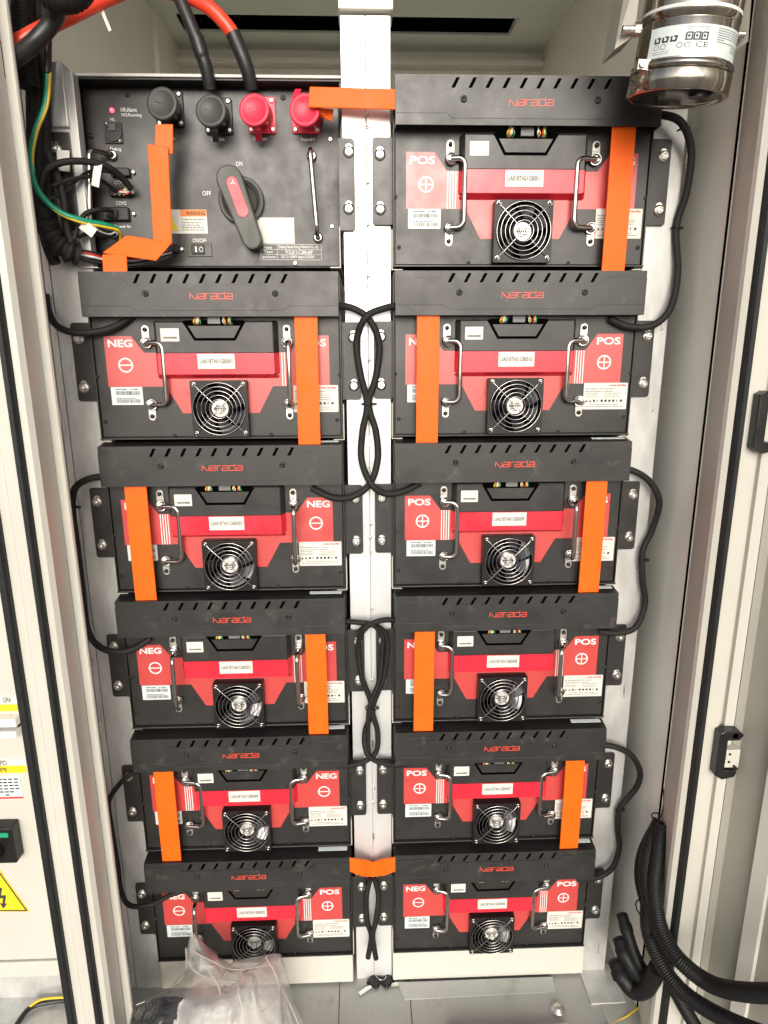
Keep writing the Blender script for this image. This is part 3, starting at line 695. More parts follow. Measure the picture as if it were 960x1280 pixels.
# ------------------------------------------------------------------ control unit (top left)
YC = .060
xl, xr_, zb_, zt_ = -.4700, -.0290, .0935, .3790
cu_ = thing('control_unit', 'dark grey switch unit with plugs and rotary handle above the left column', 'control unit', (-.25, YC, zb_))
CLc = Vector((.25, -YC, -zb_))
def upart(name, mb, m, bevel=0, parent=None, label=None): return obj(name, mb, m, parent or cu_, bevel, label, CLc if parent is None else None)
upart('chassis', MB().box(xl-.002, xr_+.002, YC+.003, .42, zb_-.002, zt_+.002), m_black)
pf = MB(); pf.prism(rrect(xl+.003, xr_-.003, zb_, zt_-.002, .002), YC, YC+.003); up_ = upart('front_panel', pf, m_panel, .0008)
upart('rim', MB().box(xr_-.001, xr_+.004, YC-.03, YC+.02, zb_-.002, zt_+.002).box(xl-.004, xr_+.004, YC-.03, YC+.04, zt_+.002, zt_+.006).box(xl-.022, xl-.0005, YC-.012, YC+.05, zb_, zt_+.002), m_black, .001)
rpart('top_shelf', MB().box(xl-.006, xr_+.004, YC-.032, .42, zt_+.0065, zt_+.0115), m_pale_dimmed, .001)
# tray angle under it
rpart('support_rail', MB().box(-.4765, -.4745, -.002, .30, .0830, .130).box(-.4745, -.448, -.002, .30, .0830, .0850), m_pale_dimmed, .0005)
rpart('support_rail', MB().box(-.0330, -.0312, -.002, .30, .0830, .150).box(-.050, -.0330, -.002, .30, .0830, .0850), m_pale_dimmed, .0005)
# ears
def U(px, py, Y=YC): p = at(px, py, Y); return p
for lft in (True, False):
    mb = MB()
    if lft:
        mb.prism(rrect(-.5030, -.4760, .1440, .2940, .002), .0005, .003); mb.box(-.4762, -.4740, .0005, YC+.01, .1440, .2940)
    else:
        mb.prism([(-.0322+0, .1440), (-.0090, .1440), (-.0050, .1480), (-.0050, .2840), (-.0090, .2880), (-.0322, .2880)], .0005, .003)
    e_ = upart('mounting_ear', mb, m_panel, .0005)
    for py in ((187, 256) if lft else (190, 261)):
        p = at(70 if lft and py < 200 else 79 if lft else 436, py, 0)
        o = obj('bolt', M_('bolt', mk_bolt), m_zinc, e_, 0, None, (p.x, 0, p.z))
# prints
def px_text(s, x0, y0, x1, y1, Y=YC, bold=.0, mb=None):
    a = at(x0, (y0+y1)/2, Y); b3 = at(x1, (y0+y1)/2, Y); c = at((x0+x1)/2, y0, Y); d = at((x0+x1)/2, y1, Y)
    return text(mb, s, a.x, b3.x, d.z, c.z, Y-.0002, bold, .0002)
for s, x0, y0, x1, y1 in (('HR:Alarm', 151, 134.5, 171, 140), ('HG:Running', 152, 141.5, 177, 147), ('HL', 138, 147, 144, 151.5), ('Debug', 138, 184, 151.5, 189.5), ('COM1', 143, 226, 156, 230.5), ('COM2', 145, 251.5, 158, 256),
                          ('Power In', 143, 281, 163, 285), ('ON/OFF', 241, 298, 258, 303), ('ON', 295, 202, 303, 207.5), ('OFF', 253, 239, 264, 244.5), ('Input-', 206, 171, 220, 176), ('Output-', 264, 171.5, 281.5, 177.5), ('Output+', 316, 171.5, 334, 177), ('Input+', 377, 172, 394, 177.5),
                          ('Name', 330, 307, 340, 311), ('Zhejiang Narada Energy Network Co., Ltd.', 348, 306.5, 398, 311.5), ('Type', 330, 313, 341, 317), ('POLB15-C280-60P', 357, 313, 391, 317.5), ('Specification', 327.5, 319.5, 345, 323.5), ('DC 0-1000V Input 0-250A', 352, 319.2, 393, 323.8)):
    t = MB(); px_text(s, x0, y0, x1, y1, mb=t, bold=.01); upart('lettering', t, m_white, parent=up_)
t = MB()
def pline(mb, x0, y0, x1, y1, w=.0005, Y=YC):
    a, b3 = at(x0, y0, Y), at(x1, y1, Y); mb.ribbon([(a.x, a.z), (b3.x, b3.z)], w, Y-.0003, Y-.0001)
for y_ in (305.5, 311.9, 318, 324.5): pline(t, 325.5, y_, 401.5, y_+.3)
for x_ in (325.5, 346.5, 401.5): pline(t, x_, 305.5, x_+.4, 324.5)
upart('table_lines', t, m_white, parent=up_)
def urect(x0, y0, x1, y1, th, Y=YC):
    a = at(x0, (y0+y1)/2, Y); b3 = at(x1, (y0+y1)/2, Y); c = at((x0+x1)/2, y0, Y); d = at((x0+x1)/2, y1, Y)
    return (a.x, b3.x, Y-th, Y, d.z, c.z)
wl_ = upart('warning_label', MB().box(*urect(214, 262, 259, 292, .0004)), m_label)
t = MB(); t.box(*urect(225.5, 262.3, 258, 270.5, .0008)); upart('orange_header', t, mat('warn_orange', (.80, .22, .03), .5), parent=wl_)
t = MB(); px_text('WARNING', 232.5, 264, 256.5, 269, YC-.0009, .02, t)
for y_, x1_ in ((274, 256), (278, 252), (281, 250), (284, 255), (287, 256)):
    x_ = 227
    while x_ < x1_: w_ = random.uniform(2, 6); pline(t, x_, y_+.5, min(x_+w_, x1_), y_+.5, .0011, YC-.0004); x_ += w_+1
upart('print', t, m_ink, parent=wl_)
a, b3, c = at(212, 288.5, YC), at(223.5, 288.5, YC), at(213, 268, YC)
upart('hazard_triangle', MB().prism([(a.x, a.z), (b3.x, b3.z), (c.x, c.z)], YC-.0008, YC-.0004), m_yel, parent=wl_)
upart('blank_label', MB().box(*urect(321, 272, 368, 304.5, .0006)), m_label)
# led
p = at(140, 138, YC); upart('alarm_lamp', MB().lathe((p.x, YC, p.z), (0,-1,0), [(0, .0035), (.002, .0033), (.0035, .002), (.004, 0)], 14), mled)
# panel screws
for i, (x_, y_, m_) in enumerate(((159, 118, m_dkbolt), (114, 170, m_dkbolt), (354, 122, m_dkbolt), (413, 174, m_zinc), (415, 283, m_zinc), (369, 329, m_zinc))):
    p = at(x_, y_, YC); upart('screw', MB().lathe((p.x, YC, p.z), (0,-1,0), [(0, .0045), (.0012, .0043), (.002, .003), (.002, .0018), (.0008, 0)], 14), m_)
# round debug socket
sk = MB(); sk.box(*urect(131, 153, 153.5, 180, .003)); so_ = upart('debug_socket', sk, m_black, .0008)
p = at(142, 166, YC); upart('socket_ring', MB().ring((p.x, YC-.004, p.z), .0135, .0016, n=28).box(p.x-.006, p.x+.006, YC-.006, YC-.003, p.z+.002, p.z+.012), m_blkcap, parent=so_)
for x_, y_ in ((133.5, 155), (150.5, 176.5)):
    t = MB(); q = at(x_, y_, YC); t.lathe((q.x, YC-.003, q.z), (0,-1,0), [(0,.003),(.0015,.0028),(.002,0)], 12); upart('screw', t, m_zinc, parent=so_)
# com connectors and power inlet
for nm, x0, y0, x1, y1, sx_, sy_ in (('com_connector', 140, 211, 164, 222, 167.5, 216), ('com_connector', 139, 236, 166, 247, 166.5, 241.5), ('power_inlet', 130, 260, 163, 277, 168, 268), ('aux_connector', 211, 306, 224, 317, 228, 312)):
    o = upart(nm, MB().box(*urect(x0, y0, x1, y1, .010)), m_black, .002)
    t = MB(); q = at(sx_, sy_, YC); t.lathe((q.x, YC-.001, q.z), (0,-1,0), [(0,.0036),(.004,.0034),(.005,.002),(.004,0)], 12)
    upart('screw', t, m_zinc, parent=o)
o = upart('power_plug', MB().cyl(tuple(at(134, 266, YC-.012)), tuple(at(147, 268, YC-.012)), .0075, n=16), m_blkcap, .001)
for k in range(9):
    a = at(146+random.uniform(-4, 10), 238+random.uniform(0, 6), YC-.012); b3 = at(160+random.uniform(-2, 8), 236+random.uniform(-2, 6), YC-.018)
    upart('signal_wire', MB().tube([a, (a+b3)/2+Vector((0, -.004, random.uniform(-.004, .004))), b3], .0012, 6), [m_white, wire_mats[0], wire_mats[2], wire_mats[1]][k % 4])
# on/off rocker
o = upart('rocker_switch', MB().box(*urect(235, 303.5, 265, 321, .002)), m_rot, .0008)
upart('rocker', MB().box(*urect(240, 306, 256, 318, .005)), m_black, .001, parent=o)
t = MB(); px_text('I', 244, 308, 246, 315, YC-.0055, .02, t); px_text('O', 249, 308.5, 254, 315, YC-.0055, .0, t); upart('print', t, m_white, parent=o)
# rotary disconnector
cR = at(301, 250, YC-.012)
bs = MB(); bs.lathe((cR.x, YC, cR.z), (0,-1,0), [(0, .0400), (.008, .0400), (.010, .0385), (.010, .0330), (.007, .0320), (.007, 0)], 44)
rs = upart('rotary_switch', bs, m_rot)
upart('dial_groove', MB().ring((cR.x, YC-.0095, cR.z), .0285, .0012, n=40, k=6), m_black, parent=rs)
a = at(287, 224, YC-.030); b3 = at(316, 301, YC-.030)
d = Vector((b3.x-a.x, 0, b3.z-a.z)).normalized(); nrm = Vector((-d.z, 0, d.x))
def capsule(p0, p1, r0, r1, k=10):
    """outline (x,z) counter-clockwise"""
    dd = (p1-p0).normalized(); ang = math.atan2(dd.z, dd.x); out_ = []
    for i in range(k+1): an = ang-math.pi/2+math.pi*i/k; out_.append((p1.x+r1*math.cos(an), p1.z+r1*math.sin(an)))
    for i in range(k+1): an = ang+math.pi/2+math.pi*i/k; out_.append((p0.x+r0*math.cos(an), p0.z+r0*math.sin(an)))
    return out_
hdl = upart('switch_handle', MB().prism(capsule(a, b3+d*(-.002), .0225, .0170), YC-.036, YC-.012), m_rot, .003, parent=rs)
r0_, r1_ = at(290, 228, YC-.037), at(303.5, 264, YC-.037)
upart('red_insert', MB().prism(capsule(r0_, r1_, .0095, .0098), YC-.0375, YC-.0355), m_rotred, .0008, parent=hdl)
t = MB(); q = at(291, 228, YC-.038); 
for k in range(3):
    an = math.radians(90+120*k); t.ribbon([(q.x, q.z), (q.x+.005*math.cos(an), q.z+.005*math.sin(an))], .0012, YC-.0380, YC-.0377-.0001*k)
upart('emblem', t, m_white, parent=hdl)
# chrome handles of the unit
def uhandle(px0, py0, px1, py1, dx, dy):
    a, b3 = at(px0, py0, YC-.004), at(px1, py1, YC-.004)
    v = Vector((dx, dy, 0)); q = .012; u_ = v.normalized(); L_ = v.length
    pts = [a, a+u_*(L_-q)]+[a+u_*(L_-q+q*math.sin(math.radians(18*i)))+Vector((0, 0, -q+q*math.cos(math.radians(18*i)))) for i in range(1, 6)]
    pts += [b3+u_*(L_-q+q*math.cos(math.radians(18*i)))+Vector((0, 0, q-q*math.sin(math.radians(18*i)))) for i in range(0, 6)]+[b3]
    mb = MB().tube(pts, .0042, 12)
    for c in (a, b3): mb.lathe((c.x, YC-.001, c.z), (0,-1,0), [(0, .0090), (.004, .0090), (.006, .008), (.006, .005)], 22)
    return upart('handle', mb, m_chrome)
uhandle(389.5, 195, 397.5, 297, .001, -.048)
uhandle(140, 194, 142, 292, -.026, -.036)
# plugs with dust caps
def plug(px, py, m, cap_m, tilt, flip, cable=None):
    c = at(px, py, YC); sp_ = at(px+14, py+3, YC)
    x0, x1, y0, y1, z0, z1 = urect(px-8 if not flip else px-16, py-16, px+27 if not flip else px+19, py+30, .005)
    o = upart('power_socket', MB().prism(rrect(x0, x1, z0, z1, .004), YC-.005, YC), m, .001)
    q0 = at(px+7, py+6, YC-.005); q1 = at(px, py-1, YC-.055)
    t = MB(); t.cyl((q0.x, YC-.004, q0.z), (q1.x, YC-.050, q1.z), .0225, .0225, n=32); upart('plug_body', t, m, .001, parent=o)
    c1 = at(px, py, YC-.058)
    ax = Vector((-.10, -1, .12 if not flip else .05)).normalized()
    upart('dust_cap', MB().lathe(c1-ax*.006, ax, [(0, .0235), (.004, .0255), (.008, .0255), (.0095, .0245), (.0098, .0195), (.0092, .0190), (.0092, 0)], 40), cap_m, parent=o)
    c1 = c1; tb_ = at(px+(4 if not flip else -12), py+(24 if not flip else -17), YC-.05); ta_ = at(px+(6 if not flip else -8), py+(38 if not flip else -26), YC-.02)
    upart('cap_tab', MB().band([c1+Vector((0,0,-.015 if not flip else .015)), tb_, ta_], .011, .003, (1,0,0)), cap_m, .001, parent=o)
    for x_ in ((x0+.006), (x1-.006)):
        for z_ in (z0+.006, z1-.006): upart('screw', MB().lathe((x_, YC-.005, z_), (0,-1,0), [(0,.0042),(.002,.0040),(.003,.0025),(.002,0)], 14), m_zinc, parent=o)
    return c1
CAPS = [('a', plug(203, 130, m_black, m_blkcap, 0, False), m_black), ('b', plug(264, 139, m_black, m_blkcap, 0, False), m_black), ('c', plug(318, 138, m_pinkcap, m_pinkcap, 0, False), m_pinkcap)]
plug(381, 138, m_pinkcap, m_pinkcap, 0, True) #; plug(381, 138, m_pinkcap, m_pinkcap, 0, True)
for nm_, c1_, m_ in CAPS:
    mk = MB(); mk.ribbon([(c1_.x-.010, c1_.z+.003), (c1_.x+.010, c1_.z-.002)], .0014, c1_.y-.0035, c1_.y-.0018); upart('embossed_bar', mk, m_)
for (x_, y_, s) in ((203, 131, None), (264, 139, 'EMC 200A'), (318, 136, None)):
    if s: pass
# cables into the plugs
def cable(name, label, pts, r, m, cat='cable', n=12, k=10, group=None, corr=None):
    P = spl(pts, k)
    if corr:
        # resample evenly and ripple the radius
        L_ = [0]
        for i in range(1, len(P)): L_.append(L_[-1]+(P[i]-P[i-1]).length)
        N_ = int(L_[-1]/corr*4); Q = []; j = 0
        for i in range(N_+1):
            d_ = L_[-1]*i/N_
            while j < len(L_)-2 and L_[j+1] < d_: j += 1
            Q.append(P[j].lerp(P[j+1], (d_-L_[j])/max(1e-9, L_[j+1]-L_[j])))
        mb = MB(); b0 = Q
        s = mb.tube(Q, r, n); NN = len(Q)
        for i in range(NN):
            f_ = 1.0 if i % 4 in (0, 1) else .93
            for kk in range(n):
                idx = i*n+kk; v = Vector(mb.v[idx]); mb.v[idx] = tuple(Q[i]+(v-Q[i])*f_)
    else: mb = MB().tube(P, r, n)
    o = obj(name, mb, m); tag(o, label, cat, group); return o
A = at
c = thing('power_cable', 'orange-red power cable with black heat-shrink end entering the red output plug', 'cable', tuple(A(315, 112, .02)))
def rel(o_, name, mb, m): q = obj(name, mb, m, o_); q.location = -Vector(o_.location); return q
rel(c, 'red_sheath', MB().tube(spl([A(120, -80, .05), A(195, -18, .03), A(232, -6, .02), A(262, 10, .01), A(282, 30, .01), A(292, 44, .012)], 10), .0112, 16), m_redcab)
rel(c, 'heat_shrink', MB().tube(spl([A(291, 42, .012), A(298, 58, .013), A(306, 78, .015), A(311, 94, .02), A(315, 112, .028)], 8), .0108, 16, rfun=lambda t_: .0122-.0015*t_), m_blkcab)
c = thing('power_cable', 'black power cable entering the grey output plug', 'cable', tuple(A(265, 112, .02)))
rel(c, 'sheath', MB().tube(spl([A(205, -40, .02), A(222, -8, .015), A(236, 25, .012), A(247, 52, .012)], 10), .0105, 16), m_blkcab)
rel(c, 'heat_shrink', MB().tube(spl([A(246, 48, .012), A(252, 68, .014), A(258, 86, .018), A(263, 112, .028)], 8), .0108, 16, rfun=lambda t_: .0118 if t_ < .4 else .0105), m_blkcab)
cable('power_cable', 'thick orange-red cable curving across the top left corner', [A(-8, 68, -.095), A(20, 54, -.10), A(50, 38, -.09), A(90, 19, -.06), A(130, 0, -.02), A(180, -22, .02)], .0112, m_redcab)
cable('power_cable', 'thick black cable bending down over the red one at top left', [A(-8, 92, -.095), A(10, 80, -.105), A(24, 70, -.118), A(46, 50, -.125), A(64, 29, -.12), A(74, 8, -.11), A(80, -40, -.08)], .0118, m_blkcab)
cable('corrugated_conduit', 'black ribbed conduit crossing at the very top left', [A(40, -30, -.16), A(62, -6, -.16), A(80, 0, -.16), A(98, -6, -.16), A(112, -30, -.14)], .017, m_conduit, 'conduit', corr=.005, n=14)
cable('corrugated_conduit', 'black ribbed conduit rising beside the left post at top', [A(26, -60, -.05), A(28, 10, -.05), A(30, 50, -.05), A(36, 110, -.05)], .016, m_conduit, 'conduit', corr=.005, n=14)
for k, (x_, y0_, y1_) in enumerate(((47, -60, 330), (56, -60, 300), (40, 60, 300))):
    cable('cable', ['black sleeved cable running down beside the left post, rightmost', 'black sleeved cable hanging against the left side post', 'black sleeved cable hanging nearest the white tube'][k] , [A(x_-2, y0_, -.03+.01*k), A(x_, 60, -.02), A(x_+1, 180, -.02+.008*k), A(x_+8, (180+y1_)/2+30, -.02), A(x_+22, y1_, -.02)], .0095, m_cable, group=None)
gw = thing('ground_wire', 'green and yellow ground wire curving down to the orange strap', 'wire', tuple(A(58, 100, -.05)))
gp = [A(60, 62, -.04), A(60, 90, -.05), A(57, 130, -.055), A(44, 165, -.06), A(39, 200, -.06), A(46, 235, -.06), A(70, 262, -.05), A(100, 275, -.04), A(130, 281, -.02), A(148, 287, .0), A(150, 300, .02)]
rel(gw, 'green_insulation', MB().tube(spl(gp[1:-1], 10), .0048, 12), m_green)
gq = spl(gp[1:], 10); gn = len(gq)
rel(gw, 'yellow_stripe', MB().tube([p_+Vector((.0036-.0024*min(1, 2*i/gn), -.0012, -.0004-.0026*min(1, 1.6*i/gn))) for i, p_ in enumerate(gq)], .0026, 10), m_yellow)
rel(gw, 'lug_sleeve', MB().tube(spl([A(60, 40, -.045), A(60, 70, -.05), A(59, 92, -.052)], 4), .0055, 12), m_blkcab)
cable('cable_loop', 'black sleeved cable looping from the harness over to the COM connectors', [A(52, 275, -.04), A(51, 235, -.05), A(58, 213, -.05), A(78, 203, -.04), A(108, 202, -.02), A(135, 209, 0), A(152, 222, .02), A(164, 236, .035)], .0055, m_cable)
cable('cable_loop', 'short black lead running from the harness to the power inlet', [A(52, 300, -.03), A(60, 260, -.03), A(95, 252, -.0), A(118, 252, .02), A(136, 262, .04)], .0050, m_cable) if False else None
hm = MB(); hp = spl([A(54, 262, -.03), A(58, 285, -.035), A(70, 303, -.035), A(84, 313, -.03), A(97, 318, -.02)], 8)
hm.tube(hp, .0175, 14, rfun=lambda t_: .017+.0035*math.sin(t_*34)); hs_ = obj('cable_harness', hm, m_cable); tag(hs_, 'bulky black taped cable harness below the green wire loop', 'cable')
for k, mm_ in enumerate((m_blkcab, wire_mats[0], m_white, m_blkcab)):
    o = obj('lead', MB().tube(spl([A(95, 312+2.5*k, -.02), A(115, 315+3*k, -.01), A(135, 321+2*k, .01), A(170, 322+2*k, .03), A(215, 314+k, .045)], 8), .0020, 8), mm_, hs_)
for k, (pp, mm_, rr__) in enumerate(((((92, 300, -.03), (104, 270, -.01), (125, 262, .01), (140, 264, .035)), m_blkcab, .0042), (((66, 232, -.045), (90, 224, -.02), (120, 222, .01), (146, 240, .04)), m_blkcab, .0032),
        (((60, 250, -.045), (82, 238, -.02), (112, 214, .01), (148, 217, .04)), m_blkcab, .0028), (((98, 296, -.02), (112, 292, 0), (130, 296, .02), (142, 290, .045)), m_blkcab, .0035), (((118, 284, .0), (126, 290, .01), (138, 293, .03), (146, 288, .05)), m_white, .0018),
        (((98, 322, -.02), (120, 328, -.005), (150, 330, .02), (172, 326, .04)), m_blkcab, .0030), (((60, 190, -.03), (78, 240, -.03), (84, 285, -.03), (92, 310, -.03)), m_cable, .0065))):
    obj('lead', MB().tube(spl([A(*q_) for q_ in pp], 8), rr__, 8), mm_, hs_)
def tagstrip(px0, py0, px1, py1, w, Y, label):
    a, b3 = A(px0, py0, Y), A(px1, py1, Y-.004); mb = MB().band(spl([a, (a+b3)/2+Vector((.001, -.003, 0)), b3], 4), w, .0012, (1, .1, -.3 if abs(py1-py0) > abs(px1-px0) else 1)); o = obj('cable_tag', mb, m_label); return tag(o, label, 'tag', 'white cable tags')
tagstrip(123, 205, 119, 233, .012, -.012, 'white paper tag hanging from the looped cable')
tagstrip(102, 280, 118, 292, .016, -.035, 'crumpled white tag under the green wire')
tagstrip(79, 188, 80, 214, .019, -.008, 'white tag stuck on the upper left mounting ear')
tag(obj('zip_tie', MB().band([A(124, 4, -.02), A(131, 22, -.03), A(138, 39, -.03)], .005, .0012, (1, 0, .3)), m_label), 'clear zip tie tail sticking out of the red cable', 'zip tie')

# orange strap folded down from the input plug
fs = MB()
S1 = [A(203, 150, .0), A(204, 165, -.005), A(205, 182, -.002), A(205, 192, .004)]
strap = thing('folded_strap', 'orange strap folded down from the leftmost black plug to the cover below', 'strap', tuple(A(200, 300, -.02)), 'orange insulated busbar straps')
def fband(pl, w, wd): rel(strap, 'strap_run', MB().band(pl, w, .0035, wd), m_orange)
def flatq(q, y0, th=.0035):
    """flat sleeve section given by its four corners in the photo and a depth for each"""
    a_ = [A(px, py, Y) for px, py, Y in q]; nn = Vector((0, th, 0)); mb = MB().hexa([tuple(p_) for p_ in a_], [tuple(p_+nn) for p_ in a_]); return mb
def fq(*q):
    o = rel(strap, 'strap_run', flatq(q, 0), m_orange); m_ = o.modifiers.new('b', 'BEVEL'); m_.width = .0012; m_.segments = 2
fq((193, 192, -.004), (216, 192, -.004), (216, 155, -.002), (194, 155, -.002))
fq((191.5, 301, -.004), (215, 307, -.004), (210, 183, -.010), (184.5, 180, -.010))
fq((127.5, 316, -.020), (195, 326, -.020), (215, 303, -.009), (158, 294, -.009))
fq((128.5, 340, -.028), (159, 340, -.028), (158, 318, -.022), (127.5, 318, -.022))

# orange link from Input+ over the post to the top right module
lk = thing('link_strap', 'horizontal orange strap from the Input+ plug across the centre post', 'strap', tuple(A(440, 122, -.03)), 'orange insulated busbar straps')
def lq(*q):
    a_ = [A(px, py, Y) for px, py, Y in q]; nn = Vector((0, .0035, 0)); o = rel(lk, 'strap_run', MB().hexa([tuple(p_) for p_ in a_], [tuple(p_+nn) for p_ in a_]), m_orange); m_ = o.modifiers.new('b', 'BEVEL'); m_.width = .0012; m_.segments = 2
lq((385, 134, -.012), (500, 137, -.030), (500, 111, -.030), (387, 108, -.012))
lq((397, 144, .010), (415, 152, .006), (417, 136, .0), (388, 134, -.006))

# ------------------------------------------------------------------ data cables between modules
G = 'black braided data cables looping between modules'
R_ = .0062
cable('data_cable', 'braided cable looping right of the topmost right module, behind the canister', [A(800, 146, .00), A(830, 144, -.02), A(853, 155, -.03), A(864, 190, -.02), A(858, 240, -.01), A(845, 285, 0), A(847, 340, -.01), A(838, 385, -.02), A(815, 407, -.02), A(785, 408, -.015), A(762, 398, -.01)], R_, m_cable, group=G)
cable('data_cable', 'braided cable looping right of the right module of the third row', [A(765, 585, -.01), A(790, 588, -.02), A(812, 602, -.02), A(824, 628, -.02), A(815, 662, -.01), A(803, 690, -.01), A(803, 725, -.01), A(806, 755, -.01), A(795, 783, -.02), A(775, 791, -.02), A(750, 790, -.01)], R_, m_cable, group=G)
cable('data_cable', 'braided cable looping right of the right module of the fifth row', [A(745, 930, -.01), A(770, 934, -.02), A(790, 945, -.02), A(800, 965, -.02), A(795, 985, -.015), A(775, 1010, -.01), A(772, 1035, -.01), A(774, 1060, -.015), A(765, 1085, -.02), A(745, 1097, -.02), A(720, 1099, -.01)], R_, m_cable, group=G)
cable('data_cable', 'braided cable looping out beside the left module of the second row', [A(57, 368, .0), A(61, 390, -.005), A(72, 408, -.02), A(95, 416, -.025), A(125, 414, -.022), A(148, 406, -.015), A(165, 395, -.008)], R_*.95, m_cable, group=G)
cable('data_cable', 'braided cable looping left of the left module of the third row', [A(135, 595, -.01), A(110, 599, -.02), A(93, 612, -.02), A(91, 640, -.012), A(96, 680, -.005), A(103, 740, 0), A(108, 780, -.005), A(118, 803, -.015), A(138, 814, -.025), A(165, 812, -.02), A(188, 798, -.01)], R_, m_cable, group=G)
cable('data_cable', 'thin braided cable looping left of the left module of the fifth row', [A(180, 962, .0), A(163, 968, -.02), A(148, 982, -.02), A(136, 1003, -.01), A(140, 1040, 0), A(147, 1080, -.005), A(152, 1115, -.015), A(163, 1132, -.025), A(190, 1130, -.025), A(215, 1118, -.02), A(235, 1112, -.015)], R_*.85, m_cable, group=G)
cable('data_cable', 'figure-eight braided cable on the centre post, upper loop, left start', [A(415, 382, -.01), A(440, 385, -.02), A(462, 400, -.02), A(474, 430, -.015), A(470, 470, -.012), A(461, 505, -.01), A(470, 540, -.01), A(472, 575, -.012), A(462, 605, -.02), A(440, 621, -.025), A(415, 622, -.02), A(390, 610, -.01)], R_, m_cable, group=G)
cable('data_cable', 'figure-eight braided cable on the centre post, upper loop, right start', [A(505, 381, -.01), A(482, 385, -.02), A(458, 396, -.028), A(446, 425, -.015), A(450, 465, -.012), A(459, 505, -.01), A(453, 540, -.01), A(452, 575, -.012), A(464, 605, -.028), A(482, 617, -.025), A(505, 614, -.02), A(525, 604, -.01)], R_, m_cable, group=G)
cable('data_cable', 'braided cable in the lower figure-eight on the centre post, from left', [A(420, 776, -.01), A(448, 778, -.02), A(470, 782, -.02), A(484, 800, -.015), A(480, 845, -.012), A(466, 885, -.01), A(472, 915, -.012), A(470, 940, -.015), A(455, 952, -.02), A(436, 957, -.02), A(420, 956, -.01)], R_*.9, m_cable, group=G)
cable('data_cable', 'braided cable in the lower figure-eight on the centre post, from right', [A(505, 777, -.01), A(480, 775, -.02), A(458, 784, -.028), A(448, 805, -.015), A(452, 845, -.012), A(465, 885, -.01), A(456, 915, -.012), A(458, 940, -.022), A(470, 951, -.022), A(490, 956, -.02), A(510, 955, -.01)], R_*.9, m_cable, group=G)
cable('data_cable', 'second strand of braided cable in the lower figure-eight', [A(448, 790, -.02), A(463, 780, -.03), A(478, 795, -.022), A(477, 820, -.018), A(474, 850, -.018), A(462, 884, -.018), A(460, 920, -.018), A(461, 945, -.02)], R_*.8, m_cable, group=G)
cable('data_cable', 'braided cable end hanging below the bottom orange strap, left strand', [A(463, 1098, -.02), A(458, 1120, -.02), A(459, 1150, -.02), A(464, 1170, -.02), A(460, 1197, -.025)], R_*.95, m_cable, group=G)
cable('data_cable', 'braided cable end hanging below the bottom orange strap, right strand', [A(468, 1098, -.02), A(473, 1120, -.02), A(470, 1150, -.028), A(466, 1170, -.028), A(470, 1198, -.025)], R_*.95, m_cable, group=G)
# cable ties
def tie(px, py, Y, ax, r, lab):
    p = A(px, py, Y); mb = MB().ring(p, r, .0014, ax, n=16, k=6); mb.box(p.x+r-.002, p.x+r+.004, Y-.003, Y+.003, p.z-.002, p.z+.002)
    tag(obj('cable_tie', mb, m_black), lab, 'cable tie', 'black cable ties')
tie(460, 505, -.010, (0,0,1), .012, 'black tie at the waist of the upper figure-eight'); tie(464, 885, -.012, (0,0,1), .012, 'black tie at the waist of the lower figure-eight')
tie(845, 285, 0, (.1,0,1), .008, 'black tie on the cable beside the top right module'); tie(803, 700, -.010, (0,0,1), .008, 'black tie on the cable beside the right module of the third row')
tie(774, 1012, -.010, (-.6,0,1), .008, 'black tie on the cable beside the right module of the fifth row'); tie(92, 634, -.012, (0,0,1), .008, 'black tie on the cable beside the left module of the third row')
tie(853, 160, -.03, (.5,0,-1), .008, 'black tie on the cable just under the canister')

# ------------------------------------------------------------------ conduits at lower right
GC = 'black conduits hanging at the lower right'
cable('corrugated_conduit', 'upper black conduit sweeping out to the right edge', [A(826, 1026, -.11), A(812, 1060, -.13), A(808, 1100, -.16), A(820, 1150, -.21), A(845, 1195, -.26), A(885, 1228, -.31), A(930, 1240, -.37), A(1000, 1240, -.44), A(1060, 1230, -.50)], .0150, m_conduit, 'conduit', 14, 12, GC, corr=.0045)
cable('corrugated_conduit', 'lower black conduit curving down to the bottom edge', [A(834, 1030, -.10), A(828, 1070, -.13), A(812, 1120, -.17), A(812, 1170, -.20), A(840, 1225, -.26), A(885, 1262, -.32), A(960, 1295, -.40), A(1010, 1300, -.44)], .0145, m_conduit, 'conduit', 14, 12, GC, corr=.0045)
cable('corrugated_conduit', 'black conduit at the back of the bundle beside the gasket', [A(836, 1026, -.09), A(836, 1070, -.11), A(828, 1130, -.15), A(822, 1180, -.20), A(845, 1240, -.232), A(880, 1300, -.26)], .0130, m_conduit, 'conduit', 14, 12, GC, corr=.0045)
cable('corrugated_conduit', 'black conduit bulging leftmost in the bundle above its tie', [A(824, 1030, -.085), A(806, 1065, -.10), A(802, 1100, -.115), A(812, 1140, -.16), A(822, 1175, -.215)], .0145, m_conduit, 'conduit', 14, 12, GC, corr=.0045)
cable('corrugated_conduit', 'black conduit in the middle of the bundle above its tie', [A(828, 1030, -.125), A(822, 1070, -.15), A(818, 1110, -.18), A(826, 1160, -.225), A(848, 1200, -.275)], .0140, m_conduit, 'conduit', 14, 12, GC, corr=.0045)
p = A(826, 1024, -.10); tie(826, 1024, -.105, (.2,0,1), .018, 'black tie at the top of the conduit bundle'); tie(816, 1142, -.17, (.3,0,1), .034, 'black tie round the conduit bundle waist')
cable('hanging_cord', 'thin dark cord holding up the conduit bundle', [A(829, 985, -.09), A(830, 1005, -.10), A(826, 1022, -.105)], .0012, m_black, 'cord')
